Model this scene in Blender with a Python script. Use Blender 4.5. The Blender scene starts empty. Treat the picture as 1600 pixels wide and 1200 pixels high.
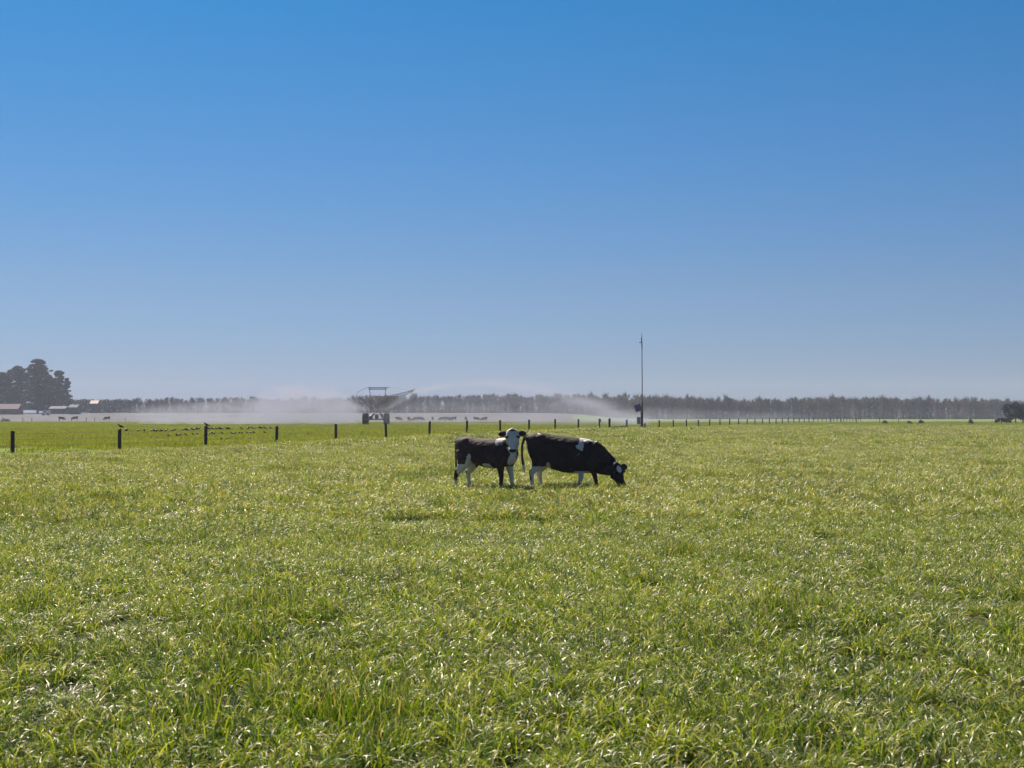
import bpy, math, random
import numpy as np
from mathutils import Vector, Matrix, Euler

R = math.radians
sc = bpy.context.scene
COL = sc.collection
rng = random.Random(7)
nr = np.random.RandomState(11)

# ------------------------------------------------------------------ camera
CAM_H = 1.75
F = 2222.0                      # focal length in photograph pixels (1600 wide)
HOR = 648.0                     # row of the horizon
cam_d = bpy.data.cameras.new('camera')
cam_d.lens = 50.0
cam_d.sensor_width = 36.0
cam_d.clip_start = 0.1
cam_d.clip_end = 20000
cam_d.dof.use_dof = True
cam_d.dof.focus_distance = 33
cam_d.dof.aperture_fstop = 7.0
cam = bpy.data.objects.new('camera', cam_d)
COL.objects.link(cam)
cam.location = (0, 0, CAM_H)
cam.rotation_euler = (R(90) + math.atan((HOR - 600) / F), 0, 0)
sc.camera = cam

# ------------------------------------------------------------------ light
SUN_ELEV = R(47)
SUN_AZ = R(-27)                 # from +Y (view direction) towards +X; negative = left
world = bpy.data.worlds.new('World')
sc.world = world
world.use_nodes = True
wn = world.node_tree
for n in list(wn.nodes):
    wn.nodes.remove(n)
w_out = wn.nodes.new('ShaderNodeOutputWorld')
w_bg = wn.nodes.new('ShaderNodeBackground')
w_sky = wn.nodes.new('ShaderNodeTexSky')
w_sky.sky_type = 'NISHITA'
w_sky.sun_disc = False
w_sky.sun_elevation = SUN_ELEV
w_sky.sun_rotation = SUN_AZ
w_sky.altitude = 0
w_sky.air_density = 1.0
w_sky.dust_density = 0.4
w_sky.ozone_density = 3.0
# the clear, slightly purple-hazed sky of the day: whole dome, by height above the horizon
w_tc = wn.nodes.new('ShaderNodeTexCoord')
w_sep = wn.nodes.new('ShaderNodeSeparateXYZ')
w_ramp = wn.nodes.new('ShaderNodeValToRGB')
w_mul = wn.nodes.new('ShaderNodeMix')
w_mul.data_type = 'RGBA'
w_mul.blend_type = 'MULTIPLY'
w_mul.inputs[0].default_value = 1.0
wn.links.new(w_tc.outputs['Generated'], w_sep.inputs[0])
wn.links.new(w_sep.outputs['Z'], w_ramp.inputs[0])
wn.links.new(w_sky.outputs[0], w_mul.inputs[6])
wn.links.new(w_ramp.outputs[0], w_mul.inputs[7])
wn.links.new(w_mul.outputs[2], w_bg.inputs[0])
wn.links.new(w_bg.outputs[0], w_out.inputs[0])
cr = w_ramp.color_ramp
SKY_STOPS = [(0.0, (.195, .265, .475)), (.09, (.20, .28, .415)), (.18, (.135, .295, .445)), (.30, (.055, .31, .475)), (1.0, (.05, .20, .34))]
for i, (p, c) in enumerate(SKY_STOPS):
    e = cr.elements[i] if i < 2 else cr.elements.new(p)
    e.position = p
    e.color = (*c, 1)
w_bg.inputs[1].default_value = 0.085

sun_d = bpy.data.lights.new('sun', 'SUN')
sun_d.energy = 5.0
sun_d.angle = R(0.53)
sun_d.color = (1.0, 0.90, 0.76)
sun = bpy.data.objects.new('sun', sun_d)
COL.objects.link(sun)
sv = Vector((math.sin(SUN_AZ) * math.cos(SUN_ELEV), math.cos(SUN_AZ) * math.cos(SUN_ELEV), math.sin(SUN_ELEV)))
sun.rotation_euler = sv.to_track_quat('Z', 'Y').to_euler()
sun.location = (-40, 60, 80)

sc.view_settings.view_transform = 'Standard'
sc.view_settings.look = 'None'
sc.view_settings.gamma = 1.0
sc.view_settings.use_curve_mapping = False
sc.view_settings.exposure = 1.0
sc.cycles.max_bounces = 8
sc.cycles.diffuse_bounces = 2
sc.cycles.transparent_max_bounces = 12
sc.cycles.volume_bounces = 1
sc.cycles.volume_max_steps = 256
sc.cycles.sample_clamp_indirect = 6.0
sc.cycles.use_denoising = True

# ------------------------------------------------------------------ helpers
def at(px, py, d):
    """point at depth d that the photograph shows at (px, py)"""
    return Vector(((px - 800) * d / F, d, CAM_H - (py - HOR) * d / F))


def tag(o, label=None, cat=None, group=None, kind=None):
    if label: o['label'] = label
    if cat: o['category'] = cat
    if group: o['group'] = group
    if kind: o['kind'] = kind
    return o


def empty(name, loc, label, cat, group=None, rz=0.0):
    o = bpy.data.objects.new(name, None)
    o.empty_display_size = 0.3
    COL.objects.link(o)
    o.location = loc
    o.rotation_euler = (0, 0, rz)
    return tag(o, label, cat, group)


def np_mesh(name, v, faces, mats, smooth=False, attrs=None, mat_index=None):
    """v (N,3); faces (M,k) int array or a list of tuples"""
    me = bpy.data.meshes.new(name)
    if isinstance(faces, np.ndarray):
        m, k = faces.shape
        me.vertices.add(len(v))
        me.vertices.foreach_set('co', np.asarray(v, dtype=np.float32).ravel())
        me.loops.add(m * k)
        me.loops.foreach_set('vertex_index', faces.astype(np.int32).ravel())
        me.polygons.add(m)
        me.polygons.foreach_set('loop_start', (np.arange(m) * k).astype(np.int32))
        me.update(calc_edges=True)
    else:
        me.from_pydata([tuple(p) for p in v], [], faces)
        me.update()
    for mt in (mats if isinstance(mats, (list, tuple)) else [mats]):
        me.materials.append(mt)
    if mat_index is not None:
        me.polygons.foreach_set('material_index', np.asarray(mat_index, dtype=np.int32))
    if smooth:
        me.polygons.foreach_set('use_smooth', np.ones(len(me.polygons), dtype=bool))
    if attrs:
        for an, arr in attrs.items():
            a = me.attributes.new(an, 'FLOAT', 'POINT')
            a.data.foreach_set('value', np.asarray(arr, dtype=np.float32))
    me.update()
    return me


def link(name, me, parent=None, loc=None):
    o = bpy.data.objects.new(name, me)
    COL.objects.link(o)
    if parent: o.parent = parent
    if loc is not None: o.location = loc
    return o


class MB:
    """collects simple shapes into one mesh"""
    def __init__(s):
        s.v = []; s.f = []

    def add(s, vs, fs):
        b = len(s.v)
        s.v += [tuple(p) for p in vs]
        s.f += [tuple(i + b for i in f) for f in fs]
        return s

    def box(s, x0, x1, y0, y1, z0, z1, mat=None):
        vs = [Vector(p) for p in ((x0,y0,z0),(x1,y0,z0),(x1,y1,z0),(x0,y1,z0),(x0,y0,z1),(x1,y0,z1),(x1,y1,z1),(x0,y1,z1))]
        if mat is not None: vs = [mat @ p for p in vs]
        return s.add(vs, [(0,3,2,1),(4,5,6,7),(0,1,5,4),(1,2,6,5),(2,3,7,6),(3,0,4,7)])

    def tube(s, pts, rad, n=8, cap=True):
        pts = [Vector(p) for p in pts]
        if not hasattr(rad, '__len__'): rad = [rad] * len(pts)
        vs = []; fs = []
        prev = None
        for i, p in enumerate(pts):
            a = pts[max(i - 1, 0)]; b = pts[min(i + 1, len(pts) - 1)]
            t = (b - a).normalized()
            if prev is None:
                up = Vector((0, 0, 1)) if abs(t.z) < .9 else Vector((1, 0, 0))
                u = t.cross(up).normalized()
            else:
                u = (prev - t * prev.dot(t)).normalized()
            prev = u
            w = t.cross(u)
            r = rad[i]
            ra, rb = (r if hasattr(r, '__len__') else (r, r))
            for k in range(n):
                q = 2 * math.pi * k / n
                vs.append(p + u * math.cos(q) * ra + w * math.sin(q) * rb)
        for i in range(len(pts) - 1):
            for k in range(n):
                k2 = (k + 1) % n
                fs.append((i*n+k, i*n+k2, (i+1)*n+k2, (i+1)*n+k))
        if cap:
            fs.append(tuple(range(n))[::-1])
            fs.append(tuple((len(pts)-1)*n + k for k in range(n)))
        return s.add(vs, fs)

    def ball(s, c, r, n=10, m=7, mat=None):
        c = Vector(c); r = Vector(r) if hasattr(r, '__len__') else Vector((r, r, r))
        vs = [Vector((0,0,-1))]
        for j in range(1, m):
            ph = -math.pi/2 + math.pi*j/m
            for k in range(n):
                q = 2*math.pi*k/n
                vs.append(Vector((math.cos(ph)*math.cos(q), math.cos(ph)*math.sin(q), math.sin(ph))))
        vs.append(Vector((0,0,1)))
        fs = []
        for k in range(n): fs.append((0, 1+(k+1)%n, 1+k))
        for j in range(m-2):
            for k in range(n):
                a = 1+j*n; b = a+n
                fs.append((a+k, a+(k+1)%n, b+(k+1)%n, b+k))
        a = 1+(m-2)*n
        for k in range(n): fs.append((a+k, a+(k+1)%n, len(vs)-1))
        out = []
        for p in vs:
            q = Vector((p.x*r.x, p.y*r.y, p.z*r.z))
            if mat is not None: q = mat @ q
            out.append(q + c)
        return s.add(out, fs)

    def build(s, name, mat, parent=None, smooth=False, loc=None):
        me = np_mesh(name, s.v, s.f, mat, smooth)
        return link(name, me, parent, loc)


def vnoise(x, y, seed=0):
    """smooth 2-D value noise in numpy, -1..1"""
    x = np.asarray(x, dtype=float); y = np.asarray(y, dtype=float)
    xi = np.floor(x); yi = np.floor(y); fx = x - xi; fy = y - yi
    fx = fx*fx*(3-2*fx); fy = fy*fy*(3-2*fy)
    def h(a, b):
        s = np.sin(a*127.1 + b*311.7 + seed*74.7) * 43758.5453
        return (s - np.floor(s))*2 - 1
    return (h(xi,yi)*(1-fx)+h(xi+1,yi)*fx)*(1-fy) + (h(xi,yi+1)*(1-fx)+h(xi+1,yi+1)*fx)*fy

# ------------------------------------------------------------------ materials
def new_mat(name):
    m = bpy.data.materials.new(name)
    m.use_nodes = True
    nt = m.node_tree
    for n in list(nt.nodes): nt.nodes.remove(n)
    out = nt.nodes.new('ShaderNodeOutputMaterial')
    return m, nt, out


def noise_node(nt, scale, detail=4, rough=.6, coord='Object', vec=None):
    tc = nt.nodes.new('ShaderNodeTexCoord')
    n = nt.nodes.new('ShaderNodeTexNoise')
    n.inputs['Scale'].default_value = scale
    n.inputs['Detail'].default_value = detail
    n.inputs['Roughness'].default_value = rough
    nt.links.new(vec if vec is not None else tc.outputs[coord], n.inputs['Vector'])
    return n


def ramp(nt, src, stops):
    r = nt.nodes.new('ShaderNodeValToRGB')
    nt.links.new(src, r.inputs[0])
    for i, (p, c) in enumerate(stops):
        e = r.color_ramp.elements[i] if i < 2 else r.color_ramp.elements.new(p)
        e.position = p
        e.color = (*c, 1) if len(c) == 3 else c
    return r


def math_node(nt, op, a, b=None, clamp=False):
    n = nt.nodes.new('ShaderNodeMath')
    n.operation = op
    n.use_clamp = clamp
    for i, v in enumerate((a, b)):
        if v is None: continue
        if isinstance(v, (int, float)): n.inputs[i].default_value = v
        else: nt.links.new(v, n.inputs[i])
    return n.outputs[0]


def mix_col(nt, fac, a, b, mode='MIX'):
    n = nt.nodes.new('ShaderNodeMix')
    n.data_type = 'RGBA'
    n.blend_type = mode
    for i, v in ((0, fac), (6, a), (7, b)):
        if isinstance(v, (int, float)): n.inputs[i].default_value = v
        elif isinstance(v, tuple): n.inputs[i].default_value = (*v, 1)
        else: nt.links.new(v, n.inputs[i])
    return n.outputs[2]


def simple(name, c1, c2, scale=6, rough=.7, metal=0.0, bump=.3, spec=.4):
    m, nt, out = new_mat(name)
    p = nt.nodes.new('ShaderNodeBsdfPrincipled')
    n = noise_node(nt, scale, 5)
    r = ramp(nt, n.outputs[0], [(.3, c1), (.7, c2)])
    nt.links.new(r.outputs[0], p.inputs['Base Color'])
    p.inputs['Roughness'].default_value = rough
    p.inputs['Metallic'].default_value = metal
    p.inputs['Specular IOR Level'].default_value = spec
    if bump:
        b = nt.nodes.new('ShaderNodeBump')
        b.inputs['Strength'].default_value = bump
        b.inputs['Distance'].default_value = .01
        nt.links.new(n.outputs[0], b.inputs['Height'])
        nt.links.new(b.outputs[0], p.inputs['Normal'])
    nt.links.new(p.outputs[0], out.inputs[0])
    return m


def blade_mat(name, stops, rough=.36, trans=.35, spec=.5, dry=(.34, .30, .17), tip_glint=.85):
    """leaf blades: glossy cuticle over a thin translucent leaf"""
    m, nt, out = new_mat(name)
    at_ = nt.nodes.new('ShaderNodeAttribute'); at_.attribute_name = 'tint'
    oi = nt.nodes.new('ShaderNodeObjectInfo')
    geo = nt.nodes.new('ShaderNodeNewGeometry')
    big = noise_node(nt, .22, 3, vec=geo.outputs['Position'])
    v = math_node(nt, 'ADD', at_.outputs['Fac'], math_node(nt, 'MULTIPLY', math_node(nt, 'SUBTRACT', oi.outputs['Random'], .5), .35))
    v = math_node(nt, 'ADD', v, math_node(nt, 'MULTIPLY', math_node(nt, 'SUBTRACT', big.outputs[0], .5), .9), clamp=True)
    col = ramp(nt, v, stops).outputs[0]
    dr = nt.nodes.new('ShaderNodeAttribute'); dr.attribute_name = 'dry'
    col = mix_col(nt, dr.outputs['Fac'], col, dry)
    tp = nt.nodes.new('ShaderNodeAttribute'); tp.attribute_name = 'tip'
    col = mix_col(nt, math_node(nt, 'MULTIPLY', tp.outputs['Fac'], tip_glint), col, (.56, .50, .37))  # pale dry tips; cream sun glints are painted into this colour too
    p = nt.nodes.new('ShaderNodeBsdfPrincipled')
    nt.links.new(col, p.inputs['Base Color'])
    p.inputs['Roughness'].default_value = rough
    p.inputs['Specular IOR Level'].default_value = spec
    p.inputs['Specular Tint'].default_value = (1, .90, .80, 1)
    tr = nt.nodes.new('ShaderNodeBsdfTranslucent')
    tcol = mix_col(nt, 1.0, col, (1.25, 1.15, .35), 'MULTIPLY')
    nt.links.new(tcol, tr.inputs[0])
    mx = nt.nodes.new('ShaderNodeMixShader')
    mx.inputs[0].default_value = trans
    nt.links.new(p.outputs[0], mx.inputs[1]); nt.links.new(tr.outputs[0], mx.inputs[2])
    nt.links.new(mx.outputs[0], out.inputs[0])
    return m


M = {}
M['crop'] = blade_mat('crop_blade', [(0.0, (.022, .060, .002)), (.4, (.088, .162, .006)), (.75, (.19, .265, .014)), (1.0, (.32, .35, .05))], rough=.42, trans=.50, spec=1.0, dry=(.52, .36, .16))
M['pasture'] = blade_mat('pasture_blade', tip_glint=.25, stops= [(0.0, (.115, .16, .014)), (.5, (.20, .245, .024)), (1.0, (.30, .31, .055))], rough=.6, trans=.4, spec=.25)
M['post'] = simple('weathered_post', (.012, .009, .008), (.035, .026, .022), 14, .85)
M['wire'] = simple('fence_wire', (.16, .16, .16), (.25, .25, .25), 20, .5, .6, 0)
M['steel'] = simple('galvanised_steel', (.10, .09, .09), (.24, .22, .22), 5, .5, .5, .1)
M['rust'] = simple('rusty_steel', (.24, .16, .14), (.40, .30, .27), 4, .7, .1, .2)
M['tyre'] = simple('tyre_rubber', (.015, .015, .016), (.035, .033, .032), 9, .85)
M['pole'] = simple('grey_pole', (.03, .03, .035), (.07, .07, .075), 8, .6, .2, 0)
M['panel'] = simple('solar_panel', (.05, .055, .11), (.08, .085, .15), 3, .5, 0, 0)
M['box_green'] = simple('grey_green_cabinet', (.13, .15, .12), (.20, .22, .18), 4, .5, 0, 0)
M['box_grey'] = simple('grey_cabinet', (.18, .17, .19), (.26, .25, .27), 4, .5, 0, 0)
M['bark'] = simple('bark', (.05, .04, .035), (.12, .10, .085), 3, .9, 0, .6)
M['bird'] = simple('bird_feathers', (.010, .010, .012), (.03, .028, .03), 30, .55, 0, 0)
M['beak'] = simple('beak', (.12, .10, .05), (.2, .16, .08), 30, .5, 0, 0)
M['white_wall'] = simple('painted_wall', (.55, .54, .53), (.75, .73, .72), 2, .7, 0, 0)
M['pink_roof'] = simple('faded_red_roof', (.22, .16, .165), (.31, .25, .25), 2, .9, 0, 0, .1)
M['white_roof'] = simple('pale_roof', (.16, .16, .18), (.24, .24, .25), 2, .9, 0, 0, .1)
M['dark_wall'] = simple('dark_shed_wall', (.03, .033, .06), (.06, .06, .09), 2, .7, 0, 0)
M['red_wall'] = simple('red_shed_wall', (.12, .05, .05), (.20, .09, .085), 2, .7, 0, 0)
M['glass_dark'] = simple('window_glass', (.02, .022, .028), (.04, .045, .05), 2, .12, 0, 0)
M['hoof'] = simple('hoof_horn', (.03, .025, .02), (.08, .07, .055), 20, .6, 0, 0)
M['eye'] = simple('eye', (.004, .004, .004), (.01, .01, .01), 20, .1, 0, 0)
M['rag'] = simple('faded_pink_tape', (.30, .12, .13), (.42, .2, .2), 20, .8, 0, 0)
M['white_tin'] = simple('white_plastic', (.6, .6, .58), (.78, .78, .75), 20, .5, 0, 0)


def foliage_mat(name, stops, rough=.7, trans=.2):
    m, nt, out = new_mat(name)
    at_ = nt.nodes.new('ShaderNodeAttribute'); at_.attribute_name = 'tint'
    oi = nt.nodes.new('ShaderNodeObjectInfo')
    v = math_node(nt, 'ADD', at_.outputs['Fac'], math_node(nt, 'MULTIPLY', math_node(nt, 'SUBTRACT', oi.outputs['Random'], .5), .5), clamp=True)
    col = ramp(nt, v, stops).outputs[0]
    p = nt.nodes.new('ShaderNodeBsdfPrincipled')
    p.inputs['Roughness'].default_value = rough
    p.inputs['Specular IOR Level'].default_value = .2
    nt.links.new(col, p.inputs['Base Color'])
    tr = nt.nodes.new('ShaderNodeBsdfTranslucent'); nt.links.new(col, tr.inputs[0])
    mx = nt.nodes.new('ShaderNodeMixShader'); mx.inputs[0].default_value = trans
    nt.links.new(p.outputs[0], mx.inputs[1]); nt.links.new(tr.outputs[0], mx.inputs[2])
    nt.links.new(mx.outputs[0], out.inputs[0])
    return m


M['twigs'] = foliage_mat('bare_twigs', [(0, (.05, .034, .03)), (.5, (.11, .073, .06)), (1, (.18, .13, .105))])
M['olive_twigs'] = foliage_mat('olive_twigs', [(0, (.04, .04, .03)), (.5, (.075, .07, .05)), (1, (.12, .105, .075))])
M['pine'] = foliage_mat('conifer_foliage', [(0, (.012, .018, .012)), (.5, (.025, .034, .018)), (1, (.05, .055, .025))], trans=.08)
M['shrub'] = foliage_mat('shrub_foliage', [(0, (.02, .03, .02)), (1, (.06, .07, .04))], trans=.1)


def coat_mat(name, k=1.0):
    """dense short hair; the attribute 'white' holds coat patches and any light painted on the face"""
    m, nt, out = new_mat(name)
    a = nt.nodes.new('ShaderNodeAttribute'); a.attribute_name = 'white'
    tc = nt.nodes.new('ShaderNodeTexCoord')
    mp = nt.nodes.new('ShaderNodeMapping'); mp.inputs['Scale'].default_value = (22, 22, 7)
    nt.links.new(tc.outputs['Object'], mp.inputs[0])
    n = noise_node(nt, 1.0, 5, .7, vec=mp.outputs[0])
    n2 = noise_node(nt, 3.0, 3, .6)
    dark = mix_col(nt, n.outputs[0], (.008*k, .0045*k, .0045*k), (.034*k, .018*k, .018*k))
    lump = noise_node(nt, 5.5, 2, .5)
    dark = mix_col(nt, ramp(nt, n2.outputs[0], [(.45, (0, 0, 0)), (.72, (1, 1, 1))]).outputs[0], dark, (.065*k, .033*k, .029*k))
    white = mix_col(nt, n2.outputs[0], (.50, .44, .38), (.74, .70, .66))
    fac = math_node(nt, 'ADD', a.outputs['Fac'], math_node(nt, 'MULTIPLY', math_node(nt, 'SUBTRACT', n.outputs[0], .5), .55))
    fac = ramp(nt, fac, [(.42, (0, 0, 0)), (.58, (1, 1, 1))]).outputs[0]
    col = mix_col(nt, fac, dark, white)
    p = nt.nodes.new('ShaderNodeBsdfPrincipled')
    nt.links.new(col, p.inputs['Base Color'])
    p.inputs['Roughness'].default_value = .72
    p.inputs['Specular IOR Level'].default_value = .16
    p.inputs['Sheen Weight'].default_value = .0
    p.inputs['Sheen Roughness'].default_value = .4
    b = nt.nodes.new('ShaderNodeBump'); b.inputs['Strength'].default_value = .8; b.inputs['Distance'].default_value = .016
    b2 = nt.nodes.new('ShaderNodeBump'); b2.inputs['Strength'].default_value = .7; b2.inputs['Distance'].default_value = .06
    nt.links.new(lump.outputs[0], b2.inputs['Height']); nt.links.new(b2.outputs[0], b.inputs['Normal'])
    nt.links.new(n.outputs[0], b.inputs['Height']); nt.links.new(b.outputs[0], p.inputs['Normal'])
    nt.links.new(p.outputs[0], out.inputs[0])
    return m


M['coat'] = coat_mat('cow_coat', 1.15)
M['black_coat'] = coat_mat('black_cow_coat', .65)

# ------------------------------------------------------------------ terrain
FX0, FY0, FSL = -20.0, 57.0, 767.0 / F      # fence line: x = FX0 + FSL*(y-FY0)
CROP_END = 200.0


def fence_x(y): return FX0 + FSL * (y - FY0)


def hz(x, y):
    x = np.asarray(x, dtype=float); y = np.asarray(y, dtype=float)
    z = .045 * vnoise(x/3.1, y/3.1, 1) + .05 * vnoise(x/11., y/11., 2)
    z = z * np.clip(1 - (np.hypot(x, y) - 60) / 120, .2, 1)
    z = z * (1 - np.exp(-((x-.3)**2/8 + (y-31.5)**2/10)))           # level where the two cows stand
    z = z + .24 * np.exp(-((y-120)/32)**2) * np.exp(-((x-2)/26)**2)  # a slight swell under the middle of the fence
    # the fallow ground on the left lies a little higher, 430 m out and beyond
    left = 1 / (1 + np.exp((x / np.maximum(y, 1) * F + 800 - 930) / 22))
    t = np.clip((y - 400) / 180, 0, 1)
    z = z + left * (t*t*(3-2*t)) * 2.5
    far = np.clip((y - 600) / 800, 0, 1)
    return z - far * left * 2.5 * 0.0


def gz(x, y): return float(hz(x, y))


ang = np.concatenate([np.linspace(R(50), R(130), 261)[:-1], np.linspace(R(130), R(410), 81)[:-1]])
rad = np.concatenate([[0.0], np.geomspace(1.2, 9000, 190)])
A, RR = np.meshgrid(ang, rad)
gx = (RR*np.cos(A)).ravel(); gy = (RR*np.sin(A)).ravel()
gv = np.stack([gx, gy, hz(gx, gy)], 1)
na = len(ang)
ii, jj = np.meshgrid(np.arange(len(rad)-1), np.arange(na), indexing='ij')
gf = np.stack([ii*na+jj, (ii+1)*na+jj, (ii+1)*na+(jj+1) % na, ii*na+(jj+1) % na], -1).reshape(-1, 4)

m, nt, out = new_mat('field_ground')
geo = nt.nodes.new('ShaderNodeNewGeometry')
sep = nt.nodes.new('ShaderNodeSeparateXYZ')
nt.links.new(geo.outputs['Position'], sep.inputs[0])
X, Y = sep.outputs['X'], sep.outputs['Y']
wob = noise_node(nt, .02, 3, vec=geo.outputs['Position'])
w_ = math_node(nt, 'MULTIPLY', math_node(nt, 'SUBTRACT', wob.outputs[0], .5), 30.)
# right of the fence line and nearer than CROP_END -> crop
fl = math_node(nt, 'SUBTRACT', X, math_node(nt, 'ADD', math_node(nt, 'MULTIPLY', Y, FSL), FX0 - FSL*FY0))
crop = math_node(nt, 'MULTIPLY', math_node(nt, 'GREATER_THAN', fl, 0.0), math_node(nt, 'LESS_THAN', Y, CROP_END))
n_f = noise_node(nt, 1.6, 6, .75, vec=geo.outputs['Position'])
n_m = noise_node(nt, .07, 4, .6, vec=geo.outputs['Position'])
c_crop = ramp(nt, n_f.outputs[0], [(.35, (.018, .024, .008)), (.65, (.05, .06, .02))]).outputs[0]
c_past = ramp(nt, n_f.outputs[0], [(.3, (.09, .14, .015)), (.7, (.17, .22, .028))]).outputs[0]
c_past = mix_col(nt, ramp(nt, n_m.outputs[0], [(.4, (0, 0, 0)), (.65, (1, 1, 1))]).outputs[0], c_past, (.12, .17, .035))
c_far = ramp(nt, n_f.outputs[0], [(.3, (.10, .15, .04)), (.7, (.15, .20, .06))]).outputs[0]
c_soil = ramp(nt, n_m.outputs[0], [(.25, (.055, .055, .06)), (.5, (.105, .10, .115)), (.75, (.15, .145, .15))]).outputs[0]
# fallow soil: far and left
lx = math_node(nt, 'ADD', X, math_node(nt, 'MULTIPLY', Y, -0.045))
soil_l = math_node(nt, 'LESS_THAN', math_node(nt, 'ADD', lx, w_), 0.0)
soil = math_node(nt, 'MULTIPLY', soil_l, math_node(nt, 'GREATER_THAN', math_node(nt, 'ADD', Y, w_), 395.0))
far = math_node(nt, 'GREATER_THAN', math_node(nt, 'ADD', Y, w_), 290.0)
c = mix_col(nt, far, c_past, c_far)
c = mix_col(nt, soil, c, c_soil)
c = mix_col(nt, crop, c, c_crop)
p = nt.nodes.new('ShaderNodeBsdfPrincipled')
p.inputs['Roughness'].default_value = .95
p.inputs['Specular IOR Level'].default_value = .1
nt.links.new(c, p.inputs['Base Color'])
b = nt.nodes.new('ShaderNodeBump'); b.inputs['Strength'].default_value = .6; b.inputs['Distance'].default_value = .08
nt.links.new(n_f.outputs[0], b.inputs['Height']); nt.links.new(b.outputs[0], p.inputs['Normal'])
nt.links.new(p.outputs[0], out.inputs[0])
ground = link('ground', np_mesh('ground', gv, gf, m, True))
tag(ground, kind='structure')

# ------------------------------------------------------------------ grass
def blades(n, spread, L, W, seg, theta0, bend, seed, dryp=.06, tint=(.5, .22), base_z=-.03, square=False, bexp=2.2):
    r = np.random.RandomState(seed)
    if square:
        bx = r.uniform(-spread, spread, n); by = r.uniform(-spread, spread, n)
    else:
        q = r.uniform(0, 2*np.pi, n); rr = spread*np.sqrt(r.uniform(0, 1, n))
        bx = rr*np.cos(q); by = rr*np.sin(q)
    az = r.uniform(0, 2*np.pi, n)
    ln = r.uniform(L[0], L[1], n); wd = r.uniform(W[0], W[1], n)
    th0 = r.uniform(theta0[0], theta0[1], n); bd = r.uniform(bend[0], bend[1], n)
    tw = r.uniform(-1.2, 1.2, n); roll = r.uniform(-.5, .5, n)
    P = np.stack([bx, by, np.full(n, base_z)], 1)
    verts = np.zeros((n, seg+1, 2, 3))
    pos = P.copy(); ex = bexp
    for s in range(seg+1):
        t = s/seg
        th = th0 + bd*t**ex
        d = np.stack([np.sin(th)*np.cos(az), np.sin(th)*np.sin(az), np.cos(th)], 1)
        side = np.stack([-np.sin(az), np.cos(az), np.zeros(n)], 1)
        nrm = np.cross(side, d)
        a = roll + tw*t
        sd = side*np.cos(a)[:, None] + nrm*np.sin(a)[:, None]
        w = wd*(.75 + .5*t - 1.22*t**3)*.5
        verts[:, s, 0] = pos - sd*w[:, None]
        verts[:, s, 1] = pos + sd*w[:, None]
        pos = pos + d*(ln/seg)[:, None]
    v = verts.reshape(-1, 3)
    base = (np.arange(n)*(seg+1)*2)[:, None]
    f = []
    for s in range(seg):
        k = s*2
        f.append(np.concatenate([base+k, base+k+1, base+k+3, base+k+2], 1))
    f = np.concatenate(f, 0)
    ti = np.clip(r.normal(tint[0], tint[1], n), 0, 1)
    dry = (r.uniform(0, 1, n) < dryp)*r.uniform(.5, 1, n)
    tt = np.tile(np.repeat(np.clip((np.arange(seg+1)/seg-.45)/.5, 0, 1), 2), n)
    tip = np.repeat((r.uniform(0, 1, n) < .40)*r.uniform(.3, 1.0, n), (seg+1)*2)*tt  # mask of dry tips that also carries the painted glints
    return v, f, {'tint': np.repeat(ti, (seg+1)*2), 'dry': np.repeat(dry, (seg+1)*2), 'tip': tip}


def proto_coll(name, specs, mat):
    c = bpy.data.collections.new(name)
    for i, sp in enumerate(specs):
        v, f, at_ = blades(**sp)
        me = np_mesh('grass_tuft', v, f, mat, True, at_)
        o = bpy.data.objects.new('%s_%02d' % (name, i), me)
        c.objects.link(o)
    return c


def scatter(name, coll, pts, rot, scl, idx, label):
    me = bpy.data.meshes.new(name)
    me.vertices.add(len(pts))
    me.vertices.foreach_set('co', np.asarray(pts, dtype=np.float32).ravel())
    a = me.attributes.new('rot', 'FLOAT_VECTOR', 'POINT'); a.data.foreach_set('vector', np.asarray(rot, dtype=np.float32).ravel())
    a = me.attributes.new('scl', 'FLOAT_VECTOR', 'POINT'); a.data.foreach_set('vector', np.asarray(scl, dtype=np.float32).ravel())
    a = me.attributes.new('idx', 'INT', 'POINT'); a.data.foreach_set('value', np.asarray(idx, dtype=np.int32))
    o = link(name, me)
    ng = bpy.data.node_groups.new(name, 'GeometryNodeTree')
    ng.interface.new_socket('Geometry', in_out='INPUT', socket_type='NodeSocketGeometry')
    ng.interface.new_socket('Geometry', in_out='OUTPUT', socket_type='NodeSocketGeometry')
    gi = ng.nodes.new('NodeGroupInput'); go = ng.nodes.new('NodeGroupOutput')
    ci = ng.nodes.new('GeometryNodeCollectionInfo')
    ci.inputs['Collection'].default_value = coll
    ci.inputs['Separate Children'].default_value = True
    ci.inputs['Reset Children'].default_value = True
    ip = ng.nodes.new('GeometryNodeInstanceOnPoints')
    ip.inputs['Pick Instance'].default_value = True
    def named(nm, dt):
        n = ng.nodes.new('GeometryNodeInputNamedAttribute'); n.data_type = dt
        n.inputs['Name'].default_value = nm
        return [s for s in n.outputs if s.enabled and s.name == 'Attribute'][0]
    ng.links.new(gi.outputs[0], ip.inputs['Points'])
    ng.links.new(ci.outputs[0], ip.inputs['Instance'])
    ng.links.new(named('idx', 'INT'), ip.inputs['Instance Index'])
    ng.links.new(named('rot', 'FLOAT_VECTOR'), ip.inputs['Rotation'])
    ng.links.new(named('scl', 'FLOAT_VECTOR'), ip.inputs['Scale'])
    ng.links.new(ip.outputs[0], go.inputs[0])
    md = o.modifiers.new('scatter', 'NODES'); md.node_group = ng
    tag(o, label, 'grass', kind='stuff')
    return o


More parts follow.
